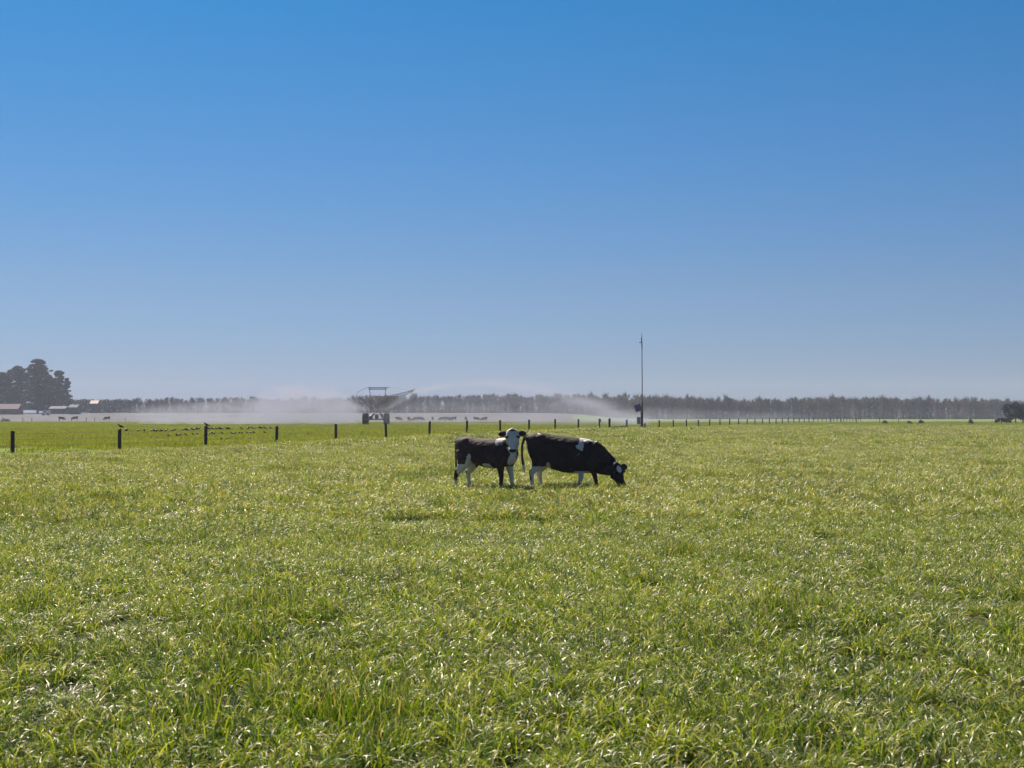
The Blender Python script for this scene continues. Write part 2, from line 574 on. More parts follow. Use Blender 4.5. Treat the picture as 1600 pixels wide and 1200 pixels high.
def wedge(d0, d1, dens, seed, margin=2.0, k=.40):
    """random points of the field between depths d0 and d1, a bit wider than the view"""
    r = np.random.RandomState(seed)
    wmax = k*d1+margin
    n = int((d1-d0)*2*wmax*dens)
    y = r.uniform(d0, d1, n); x = r.uniform(-wmax, wmax, n)
    keep = np.abs(x) < k*y+margin
    return x[keep], y[keep]


crop_near = proto_coll('crop_near', [dict(n=84, spread=.11, L=(.13, .28), W=(.005, .0105), seg=6, theta0=(.0, .7), bend=(1.1, 2.9), seed=100+i, dryp=.015) for i in range(9)]
                       + [dict(n=56, spread=.12, L=(.16, .27), W=(.005, .009), seg=5, theta0=(.0, .5), bend=(.1, 1.6), seed=130+i, tint=(.30, .2), dryp=.01) for i in range(3)], M['crop'])
crop_mid = proto_coll('crop_mid', [dict(n=150, spread=.20, L=(.18, .38), W=(.007, .014), seg=5, theta0=(.0, .6), bend=(1.0, 2.9), seed=200+i, square=False) for i in range(7)]
                      + [dict(n=130, spread=.18, L=(.2, .34), W=(.007, .012), seg=4, theta0=(.0, .5), bend=(.2, 1.6), seed=230+i, tint=(.38, .2), dryp=.02) for i in range(2)], M['crop'])
crop_far = proto_coll('crop_far', [dict(n=900, spread=1.3, L=(.20, .38), W=(.014, .028), seg=4, theta0=(.0, .6), bend=(1.0, 2.8), seed=300+i) for i in range(6)], M['crop'])


def field(x, y, seed, nproto, upright=None, smin=.8, smax=1.15, hmod=True):
    r = np.random.RandomState(seed)
    z = hz(x, y)
    rot = np.stack([r.normal(0, .06, len(x)), r.normal(0, .06, len(x)), r.uniform(0, 6.28, len(x))], 1)
    s = r.uniform(smin, smax, len(x))
    patch = vnoise(x/.7, y/.7, 5)*.6 + vnoise(x/2.2, y/2.2, 6)*.4
    hol = np.clip((-vnoise(x/.45, y/.8, 12)-.55)/.2, 0, 1)*np.clip(vnoise(x/2.5, y/2.5, 13)*2+.6, 0, 1)
    h = s*(1 + .25*patch)*(1-.45*hol) if hmod else s
    scl = np.stack([s, s, h], 1)
    idx = r.randint(0, nproto, len(x))
    if upright:
        lo, hi = upright
        sel = (patch > .42) & (r.uniform(0, 1, len(x)) < .5)
        idx = np.where(sel, r.randint(lo, hi, len(x)), np.where(idx >= lo, idx % lo, idx))
    return np.stack([x, y, z], 1), rot, scl, idx


x, y = wedge(4.2, 24, 36, 1)
thin = vnoise(x/.9, y/.9, 9)*.5+vnoise(x/2.6, y/2.6, 10)*.5
k = nr.uniform(0, 1, len(x)) < np.clip(1.25+thin*1.5, .25, 1)
scatter('crop_grass', crop_near, *field(x[k], y[k], 21, 12, (9, 12)), 'long glossy green grass blades filling the nearest part of the field')
x, y = wedge(23, 72, 10.5, 2)
k = x > fence_x(y) + .4
scatter('crop_grass', crop_mid, *field(x[k], y[k], 22, 9, (7, 9)), 'long pale tipped grass around and behind the two cows')
x, y = wedge(70, CROP_END, .42, 3)
k = x > fence_x(y) + .6
scatter('crop_grass', crop_far, *field(x[k], y[k], 23, 6), 'far part of the long grass up to the field edge')

past_c = proto_coll('pasture', [dict(n=420, spread=1.6, L=(.10, .24), W=(.018, .040), seg=2, theta0=(.05, .5), bend=(.1, 1.0), seed=400+i, tint=(.5, .2), dryp=.03) for i in range(6)], M['pasture'])
r_ = np.random.RandomState(4)
n = 17000
y = 50 + 270*np.sqrt(r_.uniform(0, 1, n)); x = r_.uniform(-1, 1, n)*(.40*y+3)
k = (x < fence_x(y)) | (y > CROP_END + 2)
scatter('pasture_grass', past_c, *field(x[k], y[k], 24, 6, hmod=False), 'short smooth yellow green pasture beyond the fence')

# ------------------------------------------------------------------ haze and spray
m, nt, out = new_mat('haze_air')
pv = nt.nodes.new('ShaderNodeVolumePrincipled')
pv.inputs['Color'].default_value = (.60, .64, .84, 1)
pv.inputs['Density'].default_value = .00038
pv.inputs['Anisotropy'].default_value = 0.0
nt.links.new(pv.outputs[0], out.inputs['Volume'])
hb = MB().box(-1500, 1500, -60, 1500, -1.5, 34)
haze = hb.build('haze', m)
tag(haze, 'thin blue grey haze over the whole field', 'haze', kind='stuff')


def spray_volume(name, x0, x1, y0, y1, z1, top, dens, dmax, label, soft=.9, noise=.35, seed=0., band=None, streak=(1, 1, 1)):
    """A cloud of drifting droplets. top: heights by u (0..1 along x); dens: strengths by u.
    band = [(u, centre height, half thickness, strength)] adds a jet."""
    m, nt, out = new_mat(name + '_water')
    tc = nt.nodes.new('ShaderNodeTexCoord')
    s = nt.nodes.new('ShaderNodeSeparateXYZ'); nt.links.new(tc.outputs['Object'], s.inputs[0])
    u = math_node(nt, 'DIVIDE', s.outputs['X'], x1-x0)
    yy = math_node(nt, 'DIVIDE', s.outputs['Y'], y1-y0)
    Z = s.outputs['Z']
    mp = nt.nodes.new('ShaderNodeMapping'); mp.inputs['Location'].default_value = (seed, seed*.7, 0)
    mp.inputs['Scale'].default_value = streak
    nt.links.new(tc.outputs['Object'], mp.inputs[0])
    n = noise_node(nt, noise, 5, .6, vec=mp.outputs[0])
    def curve(pts, sc_):
        return math_node(nt, 'MULTIPLY', ramp(nt, u, [(a, (v/sc_,)*3) for a, v in pts]).outputs[0], sc_)
    h = curve(top, z1)
    wob = math_node(nt, 'MULTIPLY', math_node(nt, 'SUBTRACT', n.outputs[0], .5), 1.6)
    edge = math_node(nt, 'DIVIDE', math_node(nt, 'SUBTRACT', math_node(nt, 'ADD', h, wob), Z), soft*2, clamp=True)
    d = math_node(nt, 'MULTIPLY', edge, curve(dens, 1.0))
    if band:
        cz = curve([(a, b) for a, b, c_, e in band], z1)
        th = curve([(a, c_) for a, b, c_, e in band], z1)
        st = curve([(a, e) for a, b, c_, e in band], 4.0)
        q = math_node(nt, 'DIVIDE', math_node(nt, 'SUBTRACT', Z, cz), th)
        q = math_node(nt, 'EXPONENT', math_node(nt, 'MULTIPLY', math_node(nt, 'MULTIPLY', q, q), -1.0))
        d = math_node(nt, 'ADD', d, math_node(nt, 'MULTIPLY', q, st))
    tex = ramp(nt, n.outputs[0], [(.36, (.06,)*3), (.66, (1,)*3)]).outputs[0]
    d = math_node(nt, 'MULTIPLY', d, tex)
    # fade towards the far and near face, so that the cloud has no wall
    e = math_node(nt, 'MULTIPLY', math_node(nt, 'MULTIPLY', yy, math_node(nt, 'SUBTRACT', 1.0, yy)), 4.0, clamp=True)
    d = math_node(nt, 'MULTIPLY', d, e)
    d = math_node(nt, 'MULTIPLY', d, dmax)
    pv = nt.nodes.new('ShaderNodeVolumePrincipled')
    pv.inputs['Color'].default_value = (.56, .57, .72, 1)
    pv.inputs['Anisotropy'].default_value = 0.0
    nt.links.new(d, pv.inputs['Density'])
    nt.links.new(pv.outputs[0], out.inputs['Volume'])
    b = MB().box(0, x1-x0, 0, y1-y0, 0, z1)
    o = b.build(name, m, loc=(x0, y0, .02))
    return tag(o, label, 'water spray', kind='stuff')


def xd(px, d): return (px-800)*d/F


D0 = 240.
def hh(py, d=D0): return max(0.0, CAM_H-(py-HOR)*d/F)
def us(lst, a, b): return [((px-a)/(b-a), v) for px, v in lst]
a_, b_ = 190, 566
spray_volume('spray', xd(a_, D0), xd(b_, D0), 222, 258, 8.0,
             us([(190, .3), (215, hh(632)), (300, hh(628)), (400, hh(618)), (440, hh(603)), (490, hh(599)), (530, hh(608)), (566, hh(632))], a_, b_),
             us([(190, 0.), (230, .45), (320, .8), (420, 1.0), (500, 1.0), (545, .7), (566, .15)], a_, b_), .12,
             'white water mist drifting left from the irrigator', seed=3., noise=.22, streak=(1, .3, 1.2),
             band=[(p, q, t, s_) for (p, q), (_, t), (_, s_) in zip(us([(190, hh(650)), (430, hh(612)), (500, hh(609)), (566, hh(640))], a_, b_), us([(190, .8), (430, .8), (500, .5), (566, .3)], a_, b_), us([(190, 0), (430, .05), (500, .15), (566, .6)], a_, b_))])
a_, b_ = 600, 1010
D0 = 225.
spray_volume('spray', xd(a_, D0), xd(b_, D0), 207, 237, 8.0,
             us([(600, hh(636)), (655, hh(620)), (740, hh(612)), (850, hh(616)), (940, hh(632)), (1010, hh(650))], a_, b_),
             us([(600, .12), (700, .16), (850, .28), (940, .45), (1010, .25)], a_, b_), .095,
             'thin jet of water arching right from the end of the irrigator boom', seed=9., noise=.3, streak=(.5, .3, 1.6),
             band=[(p, q, t, s_) for (p, q), (_, t), (_, s_) in zip(
                 us([(600, hh(642)), (654, hh(614)), (700, hh(605)), (760, hh(602)), (850, hh(612)), (930, hh(634)), (1010, hh(662))], a_, b_),
                 us([(600, .10), (654, .14), (700, .28), (760, .5), (850, .8), (930, 1.0), (1010, 1.0)], a_, b_),
                 us([(600, 1.0), (654, 1.6), (700, .9), (760, .45), (850, .6), (930, .85), (1010, .4)], a_, b_))])
D0 = 290.
a_, b_ = 560, 1460
spray_volume('spray', xd(a_, D0), xd(b_, D0), 262, 322, 7.0,
             us([(560, 2.4), (900, 2.2), (1010, 3.4), (1200, 2.4), (1460, 1.0)], a_, b_),
             us([(560, .35), (860, .45), (1000, .8), (1150, .55), (1300, .3), (1460, 0.)], a_, b_), .028,
             'low veil of mist lying over the far pasture to the right', seed=15., noise=.15, soft=1.2, streak=(.5, .3, 1.5))

# ------------------------------------------------------------------ foliage
def leaf_quads(centres, size, seed, tint, flat=.0):
    """one small randomly turned quad per centre"""
    r = np.random.RandomState(seed)
    n = len(centres)
    a = r.normal(0, 1, (n, 3)); a[:, 2] *= (1-flat); a /= np.linalg.norm(a, axis=1)[:, None]
    b = np.cross(a, r.normal(0, 1, (n, 3))); b /= np.linalg.norm(b, axis=1)[:, None]
    s = size*r.uniform(.55, 1.3, n)[:, None]; s2 = s*r.uniform(.4, .9, n)[:, None]
    v = np.stack([centres-a*s, centres-b*s2*.6, centres+a*s, centres+b*s2*.6], 1).reshape(-1, 3)
    f = np.arange(n*4).reshape(-1, 4)
    return v, f, {'tint': np.repeat(np.clip(tint, 0, 1), 4)}


def poplar_meshes(seed, h, w, mat, leafy=1.0, twig=420):
    """a slender shelterbelt tree in winter: trunk with rising limbs, and a crown of fine upright twigs"""
    r = np.random.RandomState(seed)
    tb = MB()
    lean = r.normal(0, .15)
    tb.tube([(0, 0, -.3), (lean*.3, 0, h*.3), (lean*.6, 0, h*.62), (lean, 0, h*.93)], [.17, .13, .08, .02], 6)
    limbs = []
    for i in range(13):
        z0 = h*r.uniform(.12, .75); q = r.uniform(0, 6.28); L = (h-z0)*r.uniform(.35, .7)
        out_ = w*r.uniform(.35, .95)*(1-.5*z0/h)
        p0 = np.array([lean*z0/h, 0, z0]); p1 = p0+np.array([math.cos(q)*out_*.7, math.sin(q)*out_*.7, L*.5]); p2 = p0+np.array([math.cos(q)*out_, math.sin(q)*out_, L])
        tb.tube([p0, p1, p2], [.05, .035, .012], 4, cap=False)
        limbs.append((p0, p1, p2))
    trunk = np_mesh('trunk', tb.v, tb.f, M['bark'], True)
    # twigs: thin upright blades around the limbs; then clumps of buds
    vs, fs, ts = [], [], []
    n = twig
    li = r.randint(0, len(limbs), n); t = r.uniform(.15, 1.0, n)
    P = np.array([limbs[i][1]*(1-a)+limbs[i][2]*a if a > .4 else limbs[i][0]*(1-a*2.5)+limbs[i][1]*(a*2.5) for i, a in zip(li, t)])
    P = P + r.normal(0, .16, (n, 3))
    q = r.uniform(0, 6.28, n); tl = r.uniform(.05, .5, n); L = r.uniform(.35, 1.15, n)*np.where((t > .8) & (r.uniform(0, 1, n) < .35), 1.9, 1.0)
    dr = np.stack([np.sin(tl)*np.cos(q), np.sin(tl)*np.sin(q), np.cos(tl)], 1)
    sd = np.cross(dr, r.normal(0, 1, (n, 3))); sd /= np.linalg.norm(sd, axis=1)[:, None]
    wd = r.uniform(.02, .055, n)[:, None]
    v1 = np.stack([P-sd*wd, P+sd*wd, P+dr*L[:, None]+sd*wd*.2, P+dr*L[:, None]-sd*wd*.2], 1).reshape(-1, 3)
    k = int(520*leafy)
    li = r.randint(0, len(limbs), k); t = r.uniform(.1, 1.05, k)
    C = np.array([limbs[i][0]*(1-a)+limbs[i][2]*a for i, a in zip(li, t)]) + r.normal(0, .26, (k, 3))
    low = r.uniform(0, 1, (int(k*.8), 3))            # undergrowth round the foot
    low = np.stack([(low[:, 0]-.5)*w*2.4, (low[:, 1]-.5)*w*1.6, .05+low[:, 2]**1.3*h*.5], 1)
    C = np.concatenate([C, low]); k = len(C)
    v2, _, a2 = leaf_quads(C, .21, seed+5, r.normal(.5, .25, k))
    v = np.concatenate([v1, v2]); f = np.arange(len(v)).reshape(-1, 4)
    ti = np.concatenate([np.repeat(np.clip(r.normal(.5, .25, n), 0, 1), 4), a2['tint']])
    crown = np_mesh('crown', v, f, mat, False, {'tint': ti})
    return trunk, crown


POP = [poplar_meshes(500+i, 8.6+.5*(i % 4), 1.5+.4*((i*3) % 4), M['twigs'] if i % 3 else M['olive_twigs'], leafy=(1.3, 2.0, 1.6)[i % 3], twig=620) for i in range(9)]


def place_tree(name, meshes, loc, rz, s, label, cat, group):
    e = empty(name, loc, label, cat, group, rz)
    e.scale = s
    t = link('trunk', meshes[0], e); c = link('crown', meshes[1], e)
    return e


def belt(px0, px1, step, d, tops, label, group, seed, jit=18, wide=1.0):
    r = random.Random(seed)
    px = px0
    while px < px1:
        dd = d + r.uniform(-jit, jit)*.5
        top = np.interp(px, [a for a, b in tops], [b for a, b in tops]) + r.gauss(0, 1.5)
        if r.random() < .2: top -= r.uniform(1.5, 5)
        x = xd(px + r.uniform(-2, 2), dd)
        z = gz(x, dd)
        H = CAM_H + (HOR-top)*dd/F - z
        i = r.randrange(len(POP)); h0 = 8.6+.5*(i % 4)
        s = H/h0
        sw = s*r.uniform(1.15, 1.7)*wide
        place_tree('bare_tree', POP[i], (x, dd, z), r.uniform(0, 6.28), (sw, sw, s), label, 'tree', group)
        px += step*r.uniform(.75, 1.3)


TOPS = [(200, 624), (270, 621), (330, 620), (450, 622), (560, 620), (650, 616), (760, 617), (860, 617), (960, 617), (1100, 619), (1200, 625), (1290, 619), (1400, 620), (1480, 622), (1530, 622), (1600, 625)]
belt(204, 560, 7.5, 600, TOPS, 'bare tree of the far shelterbelt standing behind the drifting white mist', 'shelterbelt trees behind the mist', 1)
belt(560, 1000, 7.5, 600, TOPS, 'bare tree of the far shelterbelt between the irrigator and the tall pole', 'shelterbelt trees between irrigator and pole', 2)
belt(1000, 1640, 7.5, 560, TOPS, 'bare brown tree of the far shelterbelt right of the tall pole', 'shelterbelt trees right of the pole', 3)
belt(208, 1640, 14, 640, [(a, b+2) for a, b in TOPS], 'bare tree in the second row of the far shelterbelt', 'second row of shelterbelt trees', 4, wide=1.45)


def conifer_meshes(seed, h, w, lobes, mat, flat_top=False):
    """broad old conifer: stout trunk, level limbs that end in ragged plates of foliage"""
    r = np.random.RandomState(seed)
    tb = MB()
    tb.tube([(0, 0, -.5), (.1, 0, h*.3), (-.1, .1, h*.6), (.1, 0, h*.9)], [.55, .42, .28, .06], 8)
    C, T = [], []
    for i in range(int(lobes*1.7)):
        zf = r.uniform(.06, 1.0)
        z = h*zf
        prof = math.sqrt(max(.02, 1-((zf-.3)/.72)**2)) if zf > .3 else 1.0
        q = r.uniform(0, 6.28); rr = w*prof*r.uniform(.2, 1.1)*(1.25 if r.uniform() < .1 else 1)
        e_ = np.array([math.cos(q)*rr, math.sin(q)*rr, z])
        tb.tube([(0, 0, max(z-rr*.35, h*.06)), tuple(e_*np.array([.5, .5, 1])-np.array([0, 0, rr*.1])), tuple(e_)], [.12, .08, .03], 4, cap=False)
        k = 90
        sz = w*r.uniform(.09, .24)
        pts = r.normal(0, 1, (k, 3)); pts /= np.linalg.norm(pts, axis=1)[:, None]; pts *= r.uniform(.2, 1, (k, 1))**.5
        pts *= np.array([sz*1.35, sz*1.35, sz*.42])
        C.append(pts+e_); T.append(np.clip(.45+.45*pts[:, 2]/(sz*.55)*.5+r.normal(0, .18, k), 0, 1)*0+r.normal(.45+.1*r.normal(), .22, k))
    C = np.concatenate(C); T = np.concatenate(T)
    v, f, a = leaf_quads(C, .40, seed+3, T, .3)
    return np_mesh('trunk', tb.v, tb.f, M['bark'], True), np_mesh('crown', v, f, mat, False, a)


DT = 555.
for i, (px, top, wpx, lob, lab) in enumerate([
        (-30, 578, 40, 70, 'dark old conifer at the very left edge of the picture'),
        (3, 580, 26, 55, 'dark conifer with a low rounded crown at the left end of the farm clump'),
        (28, 571, 27, 75, 'broad dark conifer with a flat ragged top, left of the tallest tree'),
        (59, 560, 26, 85, 'tallest dark conifer in the clump on the left'),
        (76, 585, 24, 60, 'dark conifer filling the gap right of the tallest tree'),
        (92, 578, 16, 60, 'narrow pointed dark conifer at the right side of the farm clump'),
        (104, 590, 11, 30, 'slim dark conifer with ragged side branches at the right end of the clump')]):
    dd = DT + (i % 3)*9
    x = xd(px, dd); z = gz(x, dd)
    H = CAM_H + (HOR-top)*dd/F - z
    ms = conifer_meshes(700+i, H*.97, wpx*dd/F*.80, lob*2, M['pine'], i in (2,))
    place_tree('conifer_tree', ms, (x, dd, z), 0, (1, 1, 1), lab, 'tree', None)

# clipped dark hedge right of the clump
def hedge(px0, px1, top, d, label, dep=3.0, seed=5):
    x0, x1 = xd(px0, d), xd(px1, d); xm = (x0+x1)/2
    z = gz(xm, d); H = CAM_H+(HOR-top)*d/F-z
    r = np.random.RandomState(seed)
    n = int((x1-x0)*H*75)
    C = np.stack([r.uniform(x0-xm, x1-xm, n), r.uniform(-dep/2, dep/2, n), r.uniform(0, 1, n)*H*(1+.04*r.normal(0, 1, n))], 1)
    C[:, 2] += .25*vnoise(C[:, 0]/1.5, C[:, 1]*0, 3)
    v, f, a = leaf_quads(C, .34, seed, r.normal(.45, .22, n))
    e = empty('hedge', (xm, d, z), label, 'hedge')
    link('foliage', np_mesh('foliage', v, f, M['pine'], False, a), e)
    sb = MB()
    for k in range(int((x1-x0)/2)):
        sb.tube([(x0-xm+1+k*2, 0, -.2), (x0-xm+1+k*2+.1, 0, H*.8)], [.12, .05], 6)
    sb.build('stem', M['bark'], e, True)
    return e
hedge(106, 206, 625, 575, 'long dark clipped hedge between the farm sheds and the mist')

# nearer dark trees at the right edge
for i, (px, top, w_, lab) in enumerate([(1583, 629, 2.1, 'dark bushy tree with two visible trunks near the right edge'),
                                        (1602, 628, 2.3, 'dark bushy tree cut by the right edge of the picture')]):
    d = 262.
    x = xd(px, d); z = gz(x, d); H = CAM_H+(HOR-top)*d/F-z
    r = np.random.RandomState(60+i)
    tb = MB()
    for k in range(2):
        q = (-.45, .4)[k]
        tb.tube([(q, 0, -.2), (q*1.1, 0, H*.35), (q*1.8, .1*k, H*.75)], [.13, .10, .04], 6)
    n = 2600
    pts = r.normal(0, 1, (n, 3)); pts /= np.linalg.norm(pts, axis=1)[:, None]; pts *= r.uniform(.1, 1, (n, 1))**.45
    pts *= np.array([w_, w_*.8, H*.40]); pts += .25*np.sin(pts[:, [1, 2, 0]]*3.1+i); pts[:, 2] += H*.60
    v, f, a = leaf_quads(pts, .16, 60+i, r.normal(.4, .25, n))
    place_tree('bushy_tree', (np_mesh('trunk', tb.v, tb.f, M['bark'], True), np_mesh('crown', v, f, M['pine'], False, a)), (x, d, z), 0, (1, 1, 1), lab, 'tree', None)

# low shrubs on the far pasture
def shrub(px, py, wpx, hpx, d, label, seed):
    x = xd(px, d); z = gz(x, d); w = wpx*d/F; h = hpx*d/F
    r = np.random.RandomState(seed)
    n = 420
    pts = r.normal(0, 1, (n, 3)); pts /= np.linalg.norm(pts, axis=1)[:, None]; pts *= r.uniform(.1, 1, (n, 1))**.5
    pts[:, 2] = np.abs(pts[:, 2]); pts *= np.array([w/2, w/2.4, h]); pts[:, 0] += .1*w*np.sin(pts[:, 2]*4)
    v, f, a = leaf_quads(pts, .13, seed, r.normal(.4, .25, n))
    o = link('shrub', np_mesh('shrub', v, f, M['shrub'], False, a), None, (x, d, z))
    return tag(o, label, 'shrub')
shrub(1382, 665, 9, 7, 250, 'small low dark shrub, leftmost on the far pasture right of the pole', 1)
shrub(1420, 665, 11, 6, 250, 'flat wide dark shrub on the far pasture, second from the left', 2)
shrub(1438, 665, 10, 7.5, 255, 'dark peaked shrub just right of the flat wide one on the far pasture', 3)
shrub(1516, 665, 9, 9, 250, 'tallest dark round shrub standing alone on the far pasture', 4)
shrub(7, 654, 18, 6, 330, 'low dark clump at the left edge in front of the farm', 5)

# ------------------------------------------------------------------ farm buildings
def house(name, px0, px1, py_eave, py_ridge, d, depth, wallm, roofm, label, wins=(), cat='building', door=None):
    x0, x1 = xd(px0, d), xd(px1, d); xm = (x0+x1)/2; w = (x1-x0)/2
    z = gz(xm, d)-.1
    he = CAM_H-(py_eave-HOR)*d/F - z; hr = CAM_H-(py_ridge-HOR)*d/F - z
    e = empty(name, (xm, d, z), label, cat)
    MB().box(-w, w, 0, depth, -.2, he).build('wall', wallm, e)
    rb = MB(); o_ = .25
    yv = depth/2
    t = .12
    rb.add([(-w-o_, -o_, he-.02), (w+o_, -o_, he-.02), (w+o_, yv, hr), (-w-o_, yv, hr), (-w-o_, depth+o_, he-.02), (w+o_, depth+o_, he-.02),
            (-w-o_, -o_, he+t), (w+o_, -o_, he+t), (w+o_, yv, hr+t), (-w-o_, yv, hr+t), (-w-o_, depth+o_, he+t), (w+o_, depth+o_, he+t)],
           [(6,7,8,9), (9,8,11,10), (0,3,2,1), (3,4,5,2), (0,1,7,6), (5,4,10,11), (0,6,9,3), (3,9,10,4), (1,2,8,7), (2,5,11,8)])
    rb.build('roof', roofm, e)
    for (a, b_, c_, d_) in wins:
        wd = MB().box(-w+a*2*w, -w+b_*2*w, -.06, .0, he*c_, he*d_).build('window', M['glass_dark'], e)
    if door:
        a, b_ = door
        MB().box(-w+a*2*w, -w+b_*2*w, -.05, .0, -.1, he*.75).build('door', M['dark_wall'], e)
    return e
house('farmhouse', -22, 28, 639.5, 631.5, 520, 6, M['red_wall'], M['pink_roof'], 'low farmhouse with a faded pink roof at the left edge', [(.5, .6, .35, .75), (.72, .84, .35, .75)], 'house', (.62, .68))
house('farm_shed', 77, 101, 639, 635, 530, 6, M['dark_wall'], M['white_roof'], 'long low shed with a pale roof under the conifers', [(.1, .4, .2, .8)])
house('farm_shed', 107.5, 120, 637, 632.5, 525, 5, M['dark_wall'], M['white_roof'], 'small dark blue shed with a bright white roof right of the long shed', [(.25, .6, .2, .7)])
house('farm_shed', 141, 152, 631, 626, 560, 4, M['red_wall'], M['rust'], 'narrow tall reddish shed in front of the dark hedge', door=(.3, .7))
# white van parked left of the long shed
d = 505.; x = xd(72, d); z = gz(x, d)
van = empty('parked_van', (x, d, z), 'small white van parked at the left end of the long shed', 'van')
b = MB(); prof = [(-1.35, .35), (-1.35, .9), (-1.0, 1.05), (-.7, 1.75), (1.35, 1.8), (1.4, .35)]
b.add([(px_, -.8, pz) for px_, pz in prof]+[(px_, .8, pz) for px_, pz in prof], [tuple(range(6)), tuple(range(11, 5, -1))]+[(i, i+6, (i+1) % 6+6, (i+1) % 6) for i in range(6)])
b.build('body', M['white_wall'], van)
for sx in (-.85, .85):
    for sy in (-.8, .8):
        MB().tube([(sx, sy-.09, .33), (sx, sy+.09, .33)], .33, 12).build('wheel', M['tyre'], van)
MB().box(-.55, .1, -.83, -.805, 1.1, 1.6).build('window', M['glass_dark'], van)

# ------------------------------------------------------------------ fence
TOPH = 1.12
def post_xy(i):
    yy = FY0*(1+i/8.26)
    return fence_x(yy), yy

fence = empty('wire_fence', (*post_xy(0), gz(*post_xy(0))), 'dark wooden posts of the wire fence running from the left into the distance', 'fence')
f0 = Vector(fence.location)
def post_mesh(seed, r0=.082, h=TOPH):
    r = random.Random(seed)
    b = MB()
    b.tube([(0, 0, -.4), (.004, 0, h*.5), (r.uniform(-.012, .012), 0, h-.015), (r.uniform(-.012, .012), 0, h)], [r0*1.03, r0, r0*.97, r0*.86], 10)
    return np_mesh('post', b.v, b.f, M['post'], False)
PM = [post_mesh(i) for i in range(4)]
idxs = [float(i) for i in range(-3, 13)] + [14.39+.0*0] + [15.53+k*1.02 for k in range(34)]
posts_top = []
for i in idxs:
    if abs(i-14.39) < 1e-3: continue
    if abs(i-12) < .01: continue
    x, y = post_xy(i)
    z = gz(x, y)
    o = link('post', PM[rng.randrange(4)], fence, Vector((x, y, z))-f0)
    o.rotation_euler = (rng.gauss(0, .012), rng.gauss(0, .018), rng.uniform(0, 6.28))
    s = rng.uniform(.97, 1.03)
    o.scale = (1, 1, s)
    posts_top.append((x, y, z))
# gateway posts: stained post with pink tape and white tin, strainer, pale gatepost
def special(i, r0, h, mat=None):
    x, y = post_xy(i); z = gz(x, y)
    o = link('post', post_mesh(int(i*10), r0, h), fence, Vector((x, y, z))-f0)
    if mat: o.data.materials[0] = mat
    return o
sp = special(12.0, .075, 1.18)
MB().tube([(-.1, 0, .88), (.13, -.02, .95), (.10, 0, 1.12), (-.06, -.02, 1.16)], [.05, .08, .07, .05], 8).build('tape', M['rag'], sp, True)
MB().tube([(-.13, -.06, .05), (-.12, -.06, .30), (-.08, -.06, .42)], [.09, .08, .05], 8).build('tin', M['white_tin'], sp, True)
special(12.52, .12, 1.22)
special(13.47, .105, 1.15, M['box_grey'])
xa, ya = post_xy(12.56); xb, yb = post_xy(13.4)
MB().box(0, math.hypot(xb-xa, yb-ya), -.07, .07, .14, .36, Matrix.Translation(Vector((xa, ya, gz(xa, ya)+.05))-f0) @ Matrix.Rotation(math.atan2(yb-ya, xb-xa), 4, 'Z')).build('rail', M['post'], fence)
WZ = (.98, .74, .48)
ends = [(-3, 12.52), (13.47, 15.53+33*1.02)]
for wz in WZ:
    for (a, b_) in ends:
        pts = []
        ks = np.arange(a, b_+.01, .5)
        for k_, i in enumerate(ks):
            x, y = post_xy(float(i))
            x -= .1
            sag = .025 if k_ % 2 else 0
            pts.append(Vector((x, y, gz(x, y)+wz-sag))-f0)
        MB().tube(pts, .006, 4, cap=False).build('wire', M['wire'], fence)

# second, far fence on the left
ff = empty('wire_fence', (xd(36, 300), 300, gz(xd(36, 300), 300)), 'thin far posts of a second fence on the left pasture', 'fence')
fm = post_mesh(77, .06, 1.1)
for px, d in [(50, 300), (36, 372), (148, 372), (135, 320), (196, 345), (93, 345), (112, 352), (5, 338), (1298, 262), (1314, 285), (1374, 275)][:8]:
    x = xd(px, d)
    link('post', fm, ff, Vector((x, d, gz(x, d)))-ff.location)
fr = empty('wire_fence', (xd(1298, 255), 255, gz(xd(1298, 255), 255)), 'thin far posts of a third fence on the hazy pasture at right', 'fence')
for px, d in [(1298, 255), (1314, 262), (1338, 266), (1374, 272), (1404, 280)]:
    x = xd(px, d)
    link('post', fm, fr, Vector((x, d, gz(x, d)))-fr.location)

# ------------------------------------------------------------------ mast with solar panel
mx_, my_ = post_xy(14.39); mz_ = gz(mx_, my_)
mast = empty('radio_mast', (mx_, my_, mz_), 'tall thin radio mast with a solar panel beside the gateway', 'mast')
MB().tube([(0, 0, -.5), (0, 0, 3.1)], [.15, .13], 12).build('post', M['post'], mast, True)
MB().tube([(.0, -.16, .9), (.02, -.16, 5.0), (0.0, -.16, 8.5), (-.02, -.16, 10.68)], [.055, .05, .04, .03], 8).build('pole', M['pole'], mast, True)
MB().tube([(.02, -.16, 9.0), (-.05, -.16, 10.2)], [.06, .06], 8).box(-.32, .02, -.2, -.12, 9.62, 9.70).build('antenna', M['pole'], mast)
pm_ = Matrix.Translation((-.43, -.1, 2.45)) @ Matrix.Rotation(R(-18), 4, 'Y') @ Matrix.Rotation(R(52), 4, 'X')
pn = MB().box(-.34, .34, -.44, .44, -.02, .02, pm_).build('solar_panel', M['panel'], mast)
MB().box(-.37, .37, -.47, -.441, -.03, .03, pm_).box(-.37, .37, .441, .47, -.03, .03, pm_).box(-.37, -.341, -.44, .44, -.03, .03, pm_).box(.341, .37, -.44, .44, -.03, .03, pm_).build('frame', M['steel'], pn)
MB().tube([(-.43, -.05, 2.4), (-.1, 0, 2.2)], .03, 6).build('bracket', M['steel'], mast)
MB().box(-.56, -.17, -.12, .12, .66, 1.45).build('cabinet', M['box_green'], mast)
MB().box(.20, .42, -.2, .15, .12, .78).build('cabinet', M['box_grey'], mast)

